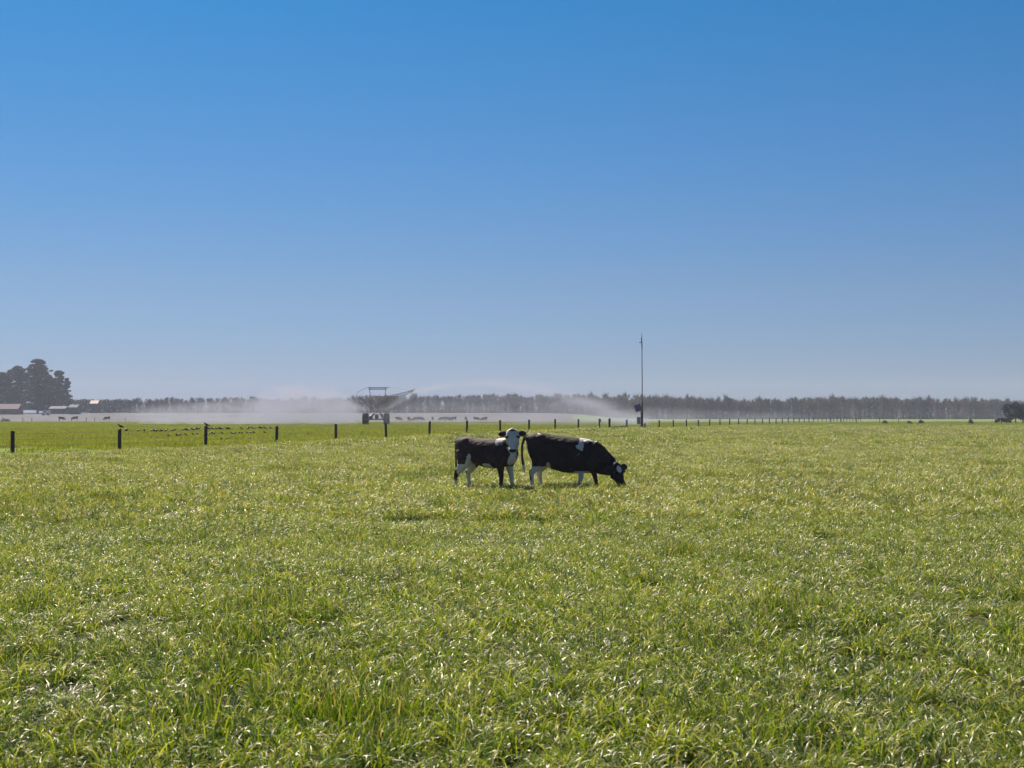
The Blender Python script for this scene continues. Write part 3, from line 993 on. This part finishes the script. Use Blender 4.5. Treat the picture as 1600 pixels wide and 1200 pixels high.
# ------------------------------------------------------------------ irrigator
ID = 232.
ix, iy = xd(588, ID), ID
iz = gz(ix, iy)
irr = empty('irrigator', (ix, iy, iz), 'wheeled travelling irrigator with lattice booms spraying water over the pasture', 'irrigator')
S = ID/F                                    # metres per photo pixel here
def I(px, py, dy=0.0):
    """local point on the machine from its drawing"""
    return Vector(((px-588)*S, dy, CAM_H-(py-HOR)*S-iz))

def wheel(x, y):
    r = .98
    t = MB(); w = .26
    n = 20
    ring = []
    prof = [(-w, r*.62), (-w, r*.92), (-w*.6, r), (w*.6, r), (w, r*.92), (w, r*.62)]
    vs = [(q[0], math.cos(2*math.pi*k/n)*q[1], math.sin(2*math.pi*k/n)*q[1]) for k in range(n) for q in prof]
    fs = [(k*6+j, k*6+(j+1) % 6, ((k+1) % n)*6+(j+1) % 6, ((k+1) % n)*6+j) for k in range(n) for j in range(6)]
    t.add(vs, fs)
    for k in range(n):                      # lugs
        a = 2*math.pi*(k+.5)/n
        mt = Matrix.Rotation(a, 4, 'X')
        t.box(-w*.9, w*.9, -.06, .06, r*.99, r*1.05, mt)
    W = empty_child('wheel', irr, (x, y, r*1.02))
    t.build('tyre', M['tyre'], W)
    MB().tube([(-.12, 0, 0), (.12, 0, 0)], .60, 18).tube([(-.2, 0, 0), (.2, 0, 0)], .14, 10).build('rim', M['steel'], W)

def empty_child(name, parent, loc):
    o = bpy.data.objects.new(name, None); COL.objects.link(o); o.parent = parent; o.location = loc
    return o

for dy in (-1.6, 2.2):
    wheel(I(571, 655).x, dy); wheel(I(604, 655).x, dy)
bw = I(571, 0).x; bx_ = I(604, 0).x
for dy in (-1.6, 2.2):
    MB().tube([(bw, dy, 1.0), (bx_, dy, 1.0)], .09, 8).build('axle', M['steel'], irr)
    for a, b_ in (((574, 657), (584, 646)), ((601, 657), (595, 646))):
        MB().tube([I(*a, dy), I(*b_, dy*.6)], .10, 8).build('leg', M['steel'], irr, True)
MB().box(I(577, 0).x, I(600, 0).x, -1.7, 2.3, 1.0, 1.1).build('chassis', M['steel'], irr)
MB().box(I(583, 0).x, I(596, 0).x, -1.0, 1.5, 2.18, 2.28).build('platform', M['rust'], irr)
# hose reel and motor on the chassis
MB().tube([(I(587, 0).x, -.8, 1.45), (I(592, 0).x, -.8, 1.45)], .34, 16).build('hose_reel', M['rust'], irr)
MB().box(I(578, 0).x, I(583, 0).x, -1.2, -.4, 1.1, 1.5).build('motor', M['box_grey'], irr)
# turret and gantry
for px in (577, 603):
    MB().tube([I(px+(5 if px < 588 else -5), 643, 0), I(px, 606, 0)], .055, 6).build('gantry_post', M['rust'], irr, True)
gb = MB().tube([I(574, 605.5), I(608, 605.5)], .05, 6).tube([I(576, 608.5), I(604, 608.5)], .045, 6)
for k in range(10):
    gb.tube([I(576+k*2.9, 605.5), I(577.5+k*2.9, 608.5)], .03, 4).tube([I(577.5+k*2.9, 608.5), I(579+k*2.9, 605.5)], .03, 4)
gb.build('gantry_beam', M['steel'], irr)
MB().tube([I(574, 605.5), I(556, 612, 3), I(546, 624, 7)], .03, 5).build('hanging_pipe', M['steel'], irr)
# basket of V struts carrying the long boom that points away from the camera
for dy in np.arange(-2.5, 24, 5.2):
    k = 1-.010*dy
    L_ = I(566+rng.uniform(-2, 3), 619+rng.uniform(-2, 3), dy); R_ = I(607+rng.uniform(-3, 2), 619+rng.uniform(-2, 3), dy); B1 = I(582, 641, dy); B2 = I(596, 641, dy)
    st = MB()
    rr = .045
    st.tube([L_, B1], rr, 4).tube([R_, B2], rr, 4).tube([L_, R_], rr, 4).tube([I(575, 619, dy), B2], rr*.8, 4).tube([I(598, 619, dy), B1], rr*.8, 4)
    st.build('strut', M['rust'], irr)
for a in ((566, 619), (607, 619), (582, 641), (596, 641), (586, 619)):
    MB().tube([I(*a, -2.6), I(*a, 19)], .04, 6).build('chord', M['steel'], irr)
for dy in np.arange(-2.1, 20, 1.3):
    for q in (570, 578, 586, 595, 603):
        if rng.random() < .62: continue
        qa = q+rng.uniform(-3.5, 3.5)
        MB().tube([I(qa, 619+rng.uniform(-1, 1), dy), I(qa+rng.uniform(-3, 3)*(1 if rng.random() < .6 else 3), rng.uniform(625, 640), dy+rng.uniform(-.5, .5))], rng.uniform(.015, .032), 4).build('dropper', M['rust'] if rng.random() < .6 else M['steel'], irr)
# the near boom to the right, rising towards its end gun
T0 = [I(606, 619, -1), I(606, 633, -1)]
T1 = I(654, 612, -12)
for a in T0:
    MB().tube([a, T1], .05, 6).build('boom_chord', M['steel'], irr)
MB().tube([I(606, 626, 1), T1+Vector((0, .6, -.1))], .05, 6).build('boom_chord', M['steel'], irr)
st = MB()
K = 15
for k in range(K):
    t = k/K; t2 = (k+1)/K
    up = T0[0].lerp(T1, t); lo = T0[1].lerp(T1, t2); lo0 = T0[1].lerp(T1, t)
    b_ = MB().tube([up, lo0], .035, 4).tube([up, lo], .03, 4).tube([lo0, Vector((lo0.x, lo0.y, lo0.z-.25))], .03, 4)
    b_.build('boom_strut', M['rust'] if k % 2 else M['steel'], irr)
MB().tube([I(608, 606), T1], .018, 4).build('stay_cable', M['steel'], irr)
gun = MB().tube([I(645, 613.5, -11), I(652, 611.5, -12.3), I(657, 609.8, -12.8)], [.12, .09, .05], 8).build('end_gun', M['steel'], irr, True)
# the far boom to the left, almost lost in the mist
T1 = I(538, 622, 14)
for a in (I(566, 619, 2), I(566, 628, 2)):
    MB().tube([a, T1], .035, 6).build('boom_chord', M['steel'], irr)
for k in range(7):
    t = k/7
    MB().tube([I(566, 619, 2).lerp(T1, t), I(566, 628, 2).lerp(T1, min(1, t+.1))], .025, 4).build('boom_strut', M['steel'], irr)

# ------------------------------------------------------------------ cows
def orient(f, n_):
    f = Vector(f).normalized(); n_ = Vector(n_); n_ = (n_-f*n_.dot(f)).normalized()
    return f, n_, f.cross(n_)


def loft(mb, rings, n=20):
    """rings: (centre, u, w, ru, rw, exponent)"""
    vs = []; fs = []
    for (c_, u, w, ru, rw, ex) in rings:
        for k in range(n):
            q = 2*math.pi*k/n
            cu, su = math.cos(q), math.sin(q)
            a = math.copysign(abs(cu)**(2/ex), cu)*ru; b_ = math.copysign(abs(su)**(2/ex), su)*rw
            vs.append(c_+u*a+w*b_)
    for i in range(len(rings)-1):
        for k in range(n):
            k2 = (k+1) % n
            fs.append((i*n+k, i*n+k2, (i+1)*n+k2, (i+1)*n+k))
    fs.append(tuple(range(n))[::-1]); fs.append(tuple((len(rings)-1)*n+k for k in range(n)))
    mb.add(vs, fs)


VX, VY, VZ = Vector((1, 0, 0)), Vector((0, 1, 0)), Vector((0, 0, 1))


def limb(mb, pts, n=12):
    """pts: (x, y, z, radius fore-aft, radius sideways)"""
    rings = []
    P = [Vector(p[:3]) for p in pts]
    for i, p in enumerate(pts):
        t = (P[min(i+1, len(P)-1)]-P[max(i-1, 0)]).normalized()
        w = VY; u = w.cross(t).normalized()
        rings.append((P[i], u, w, p[3], p[4], 2.1))
    loft(mb, rings, n)


def cow_body(torso, legs, neck, poll, f, n_, voxel=.016):
    b = MB()
    rings = []
    for (x, zc, hz_, hy, ex) in torso:
        rings.append((Vector((x, 0, zc)), VY, VZ, hy, hz_, ex))
    loft(b, rings, 24)
    for lg in legs: limb(b, lg)
    # hip bones, shoulder blades, brisket
    for s in (-1, 1):
        b.ball((-.50, s*.17, torso[3][1]+torso[3][2]-.10), (.10, .07, .07))
        b.ball((-.77, s*.085, torso[1][1]+torso[1][2]-.09), (.08, .05, .07))
        b.ball((.50, s*.155, .86), (.17, .08, .27))
    # neck
    rings = []
    P = [Vector(p[:3]) for p in neck]
    for i, p in enumerate(neck):
        t = (P[min(i+1, len(P)-1)]-P[max(i-1, 0)]).normalized()
        w = VY.copy() if abs(t.y) < .8 else VX.copy()
        w = (w-t*w.dot(t)).normalized(); u = w.cross(t).normalized()
        rings.append((P[i], u, w, p[3], p[4], 2.0))
    loft(b, rings, 18)
    # head
    f, n_, e = orient(f, n_)
    poll = Vector(poll)
    hd = [(-.045, .075, .06, -.05), (.0, .125, .09, -.055), (.06, .150, .11, -.065), (.13, .158, .125, -.075), (.20, .135, .125, -.075), (.28, .098, .110, -.07), (.35, .080, .094, -.062), (.41, .086, .086, -.058), (.455, .088, .078, -.058), (.485, .068, .056, -.06)]
    rings = [(poll+f*s+n_*o_, e, n_, hw, hd_, 2.4) for (s, hw, hd_, o_) in hd]
    loft(b, rings, 18)
    for s in (-1, 1):
        b.ball(poll+f*.155+e*s*.122-n_*.005, .034)              # brow
        b.ball(poll+f*.20+e*s*.085-n_*.12, (.07, .05, .07))      # cheek
        b.ball(poll+f*.455+e*s*.052-n_*.005, .028)               # nostril rim
    b.ball(poll+f*.0+n_*.0, .06)                                # tuft of the poll
    me = np_mesh('cow_raw', b.v, b.f, M['coat'])
    o = bpy.data.objects.new('cow_raw', me); COL.objects.link(o)
    md = o.modifiers.new('r', 'REMESH'); md.mode = 'VOXEL'; md.voxel_size = voxel; md.use_smooth_shade = True
    md = o.modifiers.new('s', 'SMOOTH'); md.factor = .5; md.iterations = 5
    dg = bpy.context.evaluated_depsgraph_get()
    res = bpy.data.meshes.new_from_object(o.evaluated_get(dg))
    bpy.data.objects.remove(o)
    return res, (poll, f, n_, e)


def paint(me, fn):
    n = len(me.vertices)
    co = np.zeros(n*3, dtype=np.float32); me.vertices.foreach_get('co', co); co = co.reshape(-1, 3)
    w = fn(co)
    a = me.attributes.get('white') or me.attributes.new('white', 'FLOAT', 'POINT')
    a.data.foreach_set('value', w.astype(np.float32))
    me.update()


def ell(co, c_, r, soft=.25):
    d = np.sqrt((((co-np.array(c_))/np.array(r))**2).sum(1))
    return np.clip((1+soft-d)/(2*soft), 0, 1)


def flat_paint(me, v):
    paint(me, lambda co: np.full(len(co), v))


def ear(head, s, parent, droop=.0, white=0.0):
    poll, f, n_, e = head
    base = poll+f*.045+e*s*.115-n_*.05
    out_ = (e*s+f*(.10+droop)-n_*.1).normalized()
    w = (f-out_*f.dot(out_)).normalized(); t = out_.cross(w)
    b = MB()
    rings = [(base, w, t, .036, .030, 2), (base+out_*.04, w, t, .062, .034, 2), (base+out_*.09, w, t, .078, .028, 2), (base+out_*.14, w, t, .066, .018, 2), (base+out_*.18, w, t, .034, .010, 2), (base+out_*.195, w, t, .010, .005, 2)]
    loft(b, rings, 12)
    o = b.build('ear', M['coat'], parent, True)
    flat_paint(o.data, white)
    return o


def cow_parts(root, head, legs, tail, tail_white=0.0):
    poll, f, n_, e = head
    for s in (-1, 1):
        ear(head, s, root)
        MB().ball(poll+f*.165+e*s*.136-n_*.005, .031, 10, 8).build('eye', M['eye'], root, True)
        MB().ball(poll+f*.468+e*s*.052+n_*.014, (.016, .012, .012), 8, 6).build('nostril', M['eye'], root, True)
    for lg in legs:
        x, y, z = lg[-1][:3]
        hb_ = MB(); hb_.tube([(x+.012, y, -.005), (x-.002, y, .07)], [(.058, .05), (.045, .04)], 10)
        hb_.build('hoof', M['hoof'], root, True)
    tb = MB(); tb.tube(*tail, n=8)
    o = tb.build('tail', M['coat'], root, True)
    zmin = min(p[2] for p in tail[0])
    paint(o.data, lambda co: np.clip((zmin+.22-co[:, 2])/.1, 0, 1)*tail_white)


# --- standing cow, facing the camera
d1 = 31.6
yaw1 = R(-35)
x1 = xd(762, d1)
root1 = empty('cow', (x1, d1, gz(x1, d1)), 'standing black and white young cow with a white face looking straight at the camera', 'cow', None, yaw1)
Rm = Matrix.Rotation(-yaw1, 3, 'Z')
tor1 = [(-.84, 1.05, .10, .08, 2.2), (-.78, 1.03, .20, .16, 2.3), (-.66, 1.00, .265, .215, 2.4), (-.50, .97, .30, .235, 2.5), (-.28, .94, .30, .24, 2.4), (-.05, .905, .325, .265, 2.3),
        (.18, .895, .335, .265, 2.3), (.38, .91, .33, .235, 2.2), (.55, .93, .31, .205, 2.2), (.68, .925, .25, .165, 2.1), (.77, .90, .15, .10, 2.0)]
def hind(x, y, k=0.0, s=1):
    return [(x+.05, y, .98, .22, .10), (x+.08, y*1.1, .80, .215, .12), (x+.07+k*.2, y*1.1, .66, .165, .095), (x-.0+k*.5, y, .54, .095, .064), (x-.085+k*.7, y, .45, .066, .050),
            (x-.085+k*.9, y, .35, .045, .042), (x-.07+k, y, .21, .040, .040), (x-.055+k, y, .12, .050, .046), (x-.02+k, y, .05, .050, .046)]
def fore(x, y, k=0.0):
    return [(x+.03, y, .84, .15, .085), (x-.02, y, .68, .115, .085), (x-.01+k*.3, y, .54, .078, .064), (x+.01+k*.55, y, .42, .058, .052), (x+.015+k*.6, y, .37, .057, .053),
            (x+.01+k*.8, y, .24, .042, .040), (x+.01+k*.9, y, .13, .049, .046), (x+.04+k, y, .05, .050, .046)]
legs1 = [hind(-.60, -.15, -.10), hind(-.60, .15, .05), fore(.47, -.14, -.02), fore(.50, .14, .06)]
def loc1(p): return Rm @ (Vector(p)-Vector((x1, d1, 0)))
pollw = Vector((xd(800.5, 31.2), 31.05, 1.415))
poll1 = loc1(pollw)
neck1 = [(.48, 0, .96, .27, .17), (.62, -.02, 1.06, .215, .135), (.74, -.07, 1.17, .165, .115), (poll1.x-.05, poll1.y+.08, 1.27, .13, .10), (poll1.x+.0, poll1.y+.01, 1.33, .10, .09)]
f1 = Rm @ Vector((.02, -.42, -.90)); n1 = Rm @ Vector((0, -.90, .42))
bm1, head1 = cow_body(tor1, legs1, neck1, poll1, f1, n1)
def coat1(co):
    x, y, z = co[:, 0], co[:, 1], co[:, 2]
    nz = .05*vnoise(x*9, z*9+y*7, 3)+.02*vnoise(x*28, z*28+y*20, 8)
    P = co + nz[:, None]
    pw = np.zeros(len(co))
    pw = np.maximum(pw, ell(P, (.50, .0, 1.27), (.16, .20, .12)))
    pw = np.maximum(pw, ell(P, (.42, -.12, 1.16), (.045, .10, .11)))
    pw = np.maximum(pw, ell(P, (.12, -.16, .58), (.14, .22, .15)))                     # belly patch
    pw = np.maximum(pw, np.clip((.60-z)/.04, 0, 1)*np.clip((.25-np.abs(x-.05))/.05, 0, 1)*np.clip((.14-np.abs(y))/.04, 0, 1))
    pw = np.maximum(pw, ell(P, (.82, -.08, 1.0), (.18, .07, .36)))                    # throat stripe
    pw = np.maximum(pw, ell(P, (.74, -.04, .68), (.18, .14, .15)))                     # brisket
    fl = (z < .62) & (x > .25) & (y > 0.03)
    pw = np.where(fl, np.clip((.64-z)/.04, 0, 1), pw)                                  # left foreleg
    pw = np.where((z < .66) & (x > .25) & (y < -.06) & (x < .60), 0, pw)
    pw = np.where((z < .16) & (x > .25) & (y < 0), 1, pw)
    hl = (z < .70) & (x < -.42)
    hock = ell(P, (-.76, 0, .42), (.10, .5, .13))
    pw = np.where(hl, np.clip((.68-z)/.05, 0, 1)*(1-hock), pw)
    pw = np.maximum(pw, ell(P, (-.38, -.21, .72), (.035, .16, .17)))
    # white head; lit crown, nose highlight and forehead shade painted in; greyer muzzle tip
    poll, f, n_, e = head1
    s = (co-np.array(poll)) @ np.array(f); o_ = (co-np.array(poll)) @ np.array(n_)
    e_ = (co-np.array(poll)) @ np.array(e)
    hd = (s > -.06) & (s < .56) & (o_ > -.17) & (np.abs(e_) < .2)
    face = .66+.40*np.exp(-(e_/.022)**2)*(s > .12)+.5*np.clip((s-.36)/.05, 0, 1)+.35*np.clip((np.abs(e_)-.10)/.03, 0, 1)+.4*(s < .07)-.6*np.exp(-((np.abs(e_)-.125)/.03)**2-((s-.165)/.04)**2)
    pw = np.where(hd, np.clip(face+.08*vnoise(e_*30, s*30, 2), 0, 1), pw)
    pw = np.where((s > .455) & hd, 0.35, pw)
    return pw
paint(bm1, coat1)
body1 = link('body', bm1, root1)
cow_parts(root1, head1, legs1, ([(-.82, .02, 1.16), (-.90, .02, 1.08), (-.91, .03, .85), (-.90, .03, .62), (-.89, .03, .42)], [.035, .026, .018, .022, .008]), 1.0)
pl, ff_, nn_, ee_ = head1
tf = MB()
for k in range(26):
    q = rng.uniform(0, 6.28); rr = rng.uniform(.0, .035)
    b0 = pl+ff_*(-.005)+ee_*math.cos(q)*rr*1.4+nn_*(.02+math.sin(q)*rr*.5)
    tf.tube([b0, b0+ff_*.02+nn_*.03+ee_*rng.gauss(0, .02), b0+ff_*.05+nn_*.035+ee_*rng.gauss(0, .03)], [.010, .008, .002], 4)
o = tf.build('forelock', M['coat'], root1); flat_paint(o.data, 0.0)

# --- grazing cow, side on
d2 = 31.5
yaw2 = R(-7)
s2 = 1.07
x2 = xd(882.5, d2)
root2 = empty('cow', (x2, d2, gz(x2, d2)), 'mostly black cow with a white saddle patch grazing with its head down', 'cow', None, yaw2)
root2.scale = (s2*.97, s2, s2)
Rm2 = Matrix.Rotation(-yaw2, 3, 'Z')
z2 = root2.location.z
def loc2(p):
    q = (Rm2 @ (Vector(p)-Vector((x2, d2, z2))))/s2
    q.x /= .97
    return q
tor2 = [(-.82, 1.07, .10, .09, 2.2), (-.77, 1.04, .21, .17, 2.3), (-.66, 1.01, .28, .23, 2.4), (-.50, .95, .34, .26, 2.5), (-.28, .885, .365, .29, 2.4), (-.05, .84, .385, .32, 2.3),
        (.18, .815, .385, .31, 2.3), (.38, .81, .37, .265, 2.2), (.54, .80, .36, .225, 2.2), (.68, .77, .31, .18, 2.1), (.80, .72, .22, .12, 2.0)]
tor2 = [(a, b-.015, c_*.975, d_, e_) for a, b, c_, d_, e_ in tor2]
legs2 = [hind(-.61, -.16, .0), hind(-.56, .15, .10), fore(.40, -.15, -.10), fore(.52, .14, .16)]
pw_ = Vector((xd(963, 31.1), 31.15, .66))
poll2 = loc2(pw_)
neck2 = [(.52, 0, .81, .34, .20), (.70, 0, .72, .30, .17), (.84, -.01, .635, .25, .15), (.98, -.03, .57, .20, .125), (poll2.x-.06, poll2.y+.06, poll2.z-.09, .15, .10), (poll2.x, poll2.y+.03, poll2.z-.07, .11, .09)]
f2 = Rm2 @ Vector((.30, -.30, -.90)); n2 = Rm2 @ Vector((.42, -.78, .40))
bm2, head2 = cow_body(tor2, legs2, neck2, poll2, f2, n2)
def coat2(co):
    x, y, z = co[:, 0], co[:, 1], co[:, 2]
    nz = .05*vnoise(x*10, z*10+y*7, 4)+.02*vnoise(x*28, z*28+y*20, 8)
    P = co + nz[:, None]
    pw = ell(P, (.50, 0, 1.14), (.22, .24, .10))
    pw = np.maximum(pw, ell(P, (.34, -.24, 1.0), (.045, .14, .16)))
    pw = np.maximum(pw, ell(P, (-.53, -.10, 1.265), (.045, .06, .05)))
    pw = np.maximum(pw, np.clip((.46-z)/.03, 0, 1)*(np.abs(x-.02) < .38))             # belly
    pw = np.maximum(pw, ell(P, (-.36, -.16, .55), (.07, .2, .10)))
    pw = np.maximum(pw, np.clip((-.775-x)/.02, 0, 1)*np.clip((1.1-z)/.1, 0, 1))
    hl = (z < .60) & (x < -.35)
    hock = ell(P, (-.735, -.16, .40), (.07, .12, .14))
    pw = np.where(hl, np.maximum(np.clip((.60-z)/.05, 0, 1)*(1-hock), pw*(1-hock)), pw)
    fl = (z < .52) & (x > .20) & (x < .52) & (y < -.04)
    pw = np.where(fl, np.clip((.50-z)/.04, 0, 1), pw)
    poll, f, n_, e = head2
    pw = np.where(np.linalg.norm(co-np.array(poll+f*.22), axis=1) < .33, 0, pw)
    pw = np.maximum(pw, ell(co, tuple(poll+f*.12+n_*.05), (.06, .06, .085)))
    return pw
paint(bm2, coat2)
body2 = link('body', bm2, root2)
body2.data.materials[0] = M['black_coat']
cow_parts(root2, head2, legs2, ([(-.78, 0, 1.20), (-.86, -.02, 1.17), (-.91, -.04, 1.02), (-.915, -.05, .80), (-.89, -.05, .62), (-.87, -.05, .52), (-.85, -.05, .44)], [.04, .032, .024, .024, .03, .028, .008]), 1.0)
bpy.data.meshes.remove(bpy.data.meshes['cow_raw']) if 'cow_raw' in bpy.data.meshes and bpy.data.meshes['cow_raw'].users == 0 else None

# --- distant cattle: the same beast, too small to show its parts
dm = bm2.copy()
flat_paint(dm, 0.0)
dec = bpy.data.objects.new('tmp', dm); COL.objects.link(dec)
md = dec.modifiers.new('d', 'DECIMATE'); md.ratio = .06
dm2 = bpy.data.meshes.new_from_object(dec.evaluated_get(bpy.context.evaluated_depsgraph_get()))
bpy.data.objects.remove(dec)
def far_cow(px, d, rz, label, group=None, s=1.0):
    x = xd(px, d)
    o = link('cow', dm2, None, (x, d, gz(x, d)-.05)); o.rotation_euler = (0, 0, rz); o.scale = (s, s, s)
    return tag(o, label, 'cow', group)
far_cow(96, 415, R(10), 'small dark cow on the grey fallow ground in front of the sheds')
far_cow(118, 425, R(170), 'tiny dark cow right of the one before the sheds')
far_cow(168, 420, R(185), 'lone dark cow below the dark hedge near the mist')
for px, d, rz in [(622, 395, 20), (639, 385, 75), (650, 388, 180), (657, 400, 10), (676, 410, 95), (691, 402, 170), (700, 385, 5), (709, 408, 190), (728, 398, 80), (744, 405, 15), (757, 396, 175)]:
    far_cow(px, d, R(rz), 'distant dark cow of the herd in the mist right of the irrigator', 'cattle in the mist right of the irrigator')
far_cow(1558, 262, R(95), 'brown cow standing left of the dark trees near the right edge', s=1.0)
far_cow(1569, 258, R(15), 'dark cow grazing right beside the trees at the right edge', s=1.0)

# ------------------------------------------------------------------ birds
def bird_parts(seed):
    b = MB()
    b.tube([(-.085, 0, .035), (-.05, 0, .05), (.0, 0, .07), (.035, 0, .098), (.052, 0, .115)], [.012, .030, .038, .028, .018], 8)
    b.ball((.062, 0, .128), (.024, .021, .021), 8, 6)
    tl = MB().tube([(-.07, 0, .038), (-.15, 0, .008)], [(.016, .008), (.020, .005)], 6)
    w1 = MB().tube([(.02, .036, .085), (-.04, .040, .06), (-.10, .022, .028)], [(.012, .02), (.008, .022), (.004, .006)], 6)
    w2 = MB().tube([(.02, -.036, .085), (-.04, -.040, .06), (-.10, -.022, .028)], [(.012, .02), (.008, .022), (.004, .006)], 6)
    bk = MB().tube([(.08, 0, .128), (.108, 0, .122)], [.007, .002], 5)
    lg = MB().tube([(.0, .012, .04), (.004, .012, -.002)], .004, 4).tube([(.0, -.012, .04), (.004, -.012, -.002)], .004, 4)
    return [('body', np_mesh('body', b.v, b.f, M['bird'], True)), ('tail', np_mesh('tail', tl.v, tl.f, M['bird'], True)), ('wing', np_mesh('wing', w1.v, w1.f, M['bird'], True)),
            ('wing', np_mesh('wing', w2.v, w2.f, M['bird'], True)), ('beak', np_mesh('beak', bk.v, bk.f, M['beak'])), ('legs', np_mesh('legs', lg.v, lg.f, M['beak']))]
BP = bird_parts(1)
def bird(loc, rz, label, group=None, s=.9):
    e = empty('starling', loc, label, 'bird', group, rz); e.scale = (s, s, s)
    for nm, me in BP: link(nm, me, e)
    return e

def i_of_px(px):                      # inverse of the fence's perspective
    t = (px-20)/1547.0
    return 8.26*t/(1-t)
def on_wire(px, wz):
    i = i_of_px(px)
    x, y = post_xy(i); x -= .1
    fr_ = i*2-math.floor(i*2)
    odd = int(math.floor(i*2)-math.floor(-6)) % 2
    s0, s1 = (0, .025) if odd == 0 else (.025, 0)
    return Vector((x, y, gz(x, y)+wz-(s0+(s1-s0)*fr_)+.008))
def frames(lst, wz, label, group):
    for px in lst:
        bird(on_wire(px, wz), rng.choice([0, math.pi])+rng.gauss(0, .5)+.5, label, group)
frames([220, 229, 241, 244, 246.5, 249, 255, 257, 263, 273, 277, 289, 292, 295, 300, 303, 308, 311, 314], WZ[0], 'small dark bird on the top wire between the two posts topped by birds', 'birds on the top wire of the second bay')
frames([326, 329, 332, 334, 338, 343, 346, 348, 351, 357, 359, 361], WZ[0], 'small dark bird on the top wire just right of the third fence post', 'birds on the top wire right of the third post')
frames([380, 390, 393, 397, 403, 408, 411, 416, 421, 425], WZ[0], 'small dark bird on the top wire close to the left of the fourth fence post', 'birds on the top wire left of the fourth post')
frames([266, 279, 282, 285, 293, 304, 311], WZ[1], 'small dark bird on the middle wire left of the third fence post', 'birds on the middle wire left of the third post')
frames([332, 335, 338, 350, 365, 368, 371, 377, 382, 388, 393, 396, 399, 416], WZ[1], 'small dark bird on the middle wire between the third and fourth posts', 'birds on the middle wire between third and fourth posts')
frames([349, 358, 393], WZ[2]-.02, 'small dark bird on the lowest wire between the third and fourth posts', 'birds on the lowest wire')
for i, lab in ((1, 'dark bird perched on top of the second fence post from the left'), (2, 'dark bird perched on top of the third fence post from the left')):
    x, y = post_xy(i)
    bird(Vector((x+.03, y, gz(x, y)+TOPH+.01)), R(200), lab, None, 1.5)
x, y = post_xy(1.07)
fb = empty('starling', (x, y, gz(x, y)+TOPH-.08), 'dark bird in flight just right of the second fence post', 'bird', None, R(200))
MB().tube([(-.1, 0, 0), (-.05, 0, 0), (0, 0, 0), (.06, 0, .01), (.1, 0, .01)], [.012, .03, .036, .026, .008], 8).build('body', M['bird'], fb, True)
for s in (-1, 1):
    MB().tube([(.02, s*.02, .01), (.0, s*.12, .07), (-.05, s*.22, .10)], [(.05, .006), (.045, .005), (.012, .003)], 6).build('wing', M['bird'], fb, True)
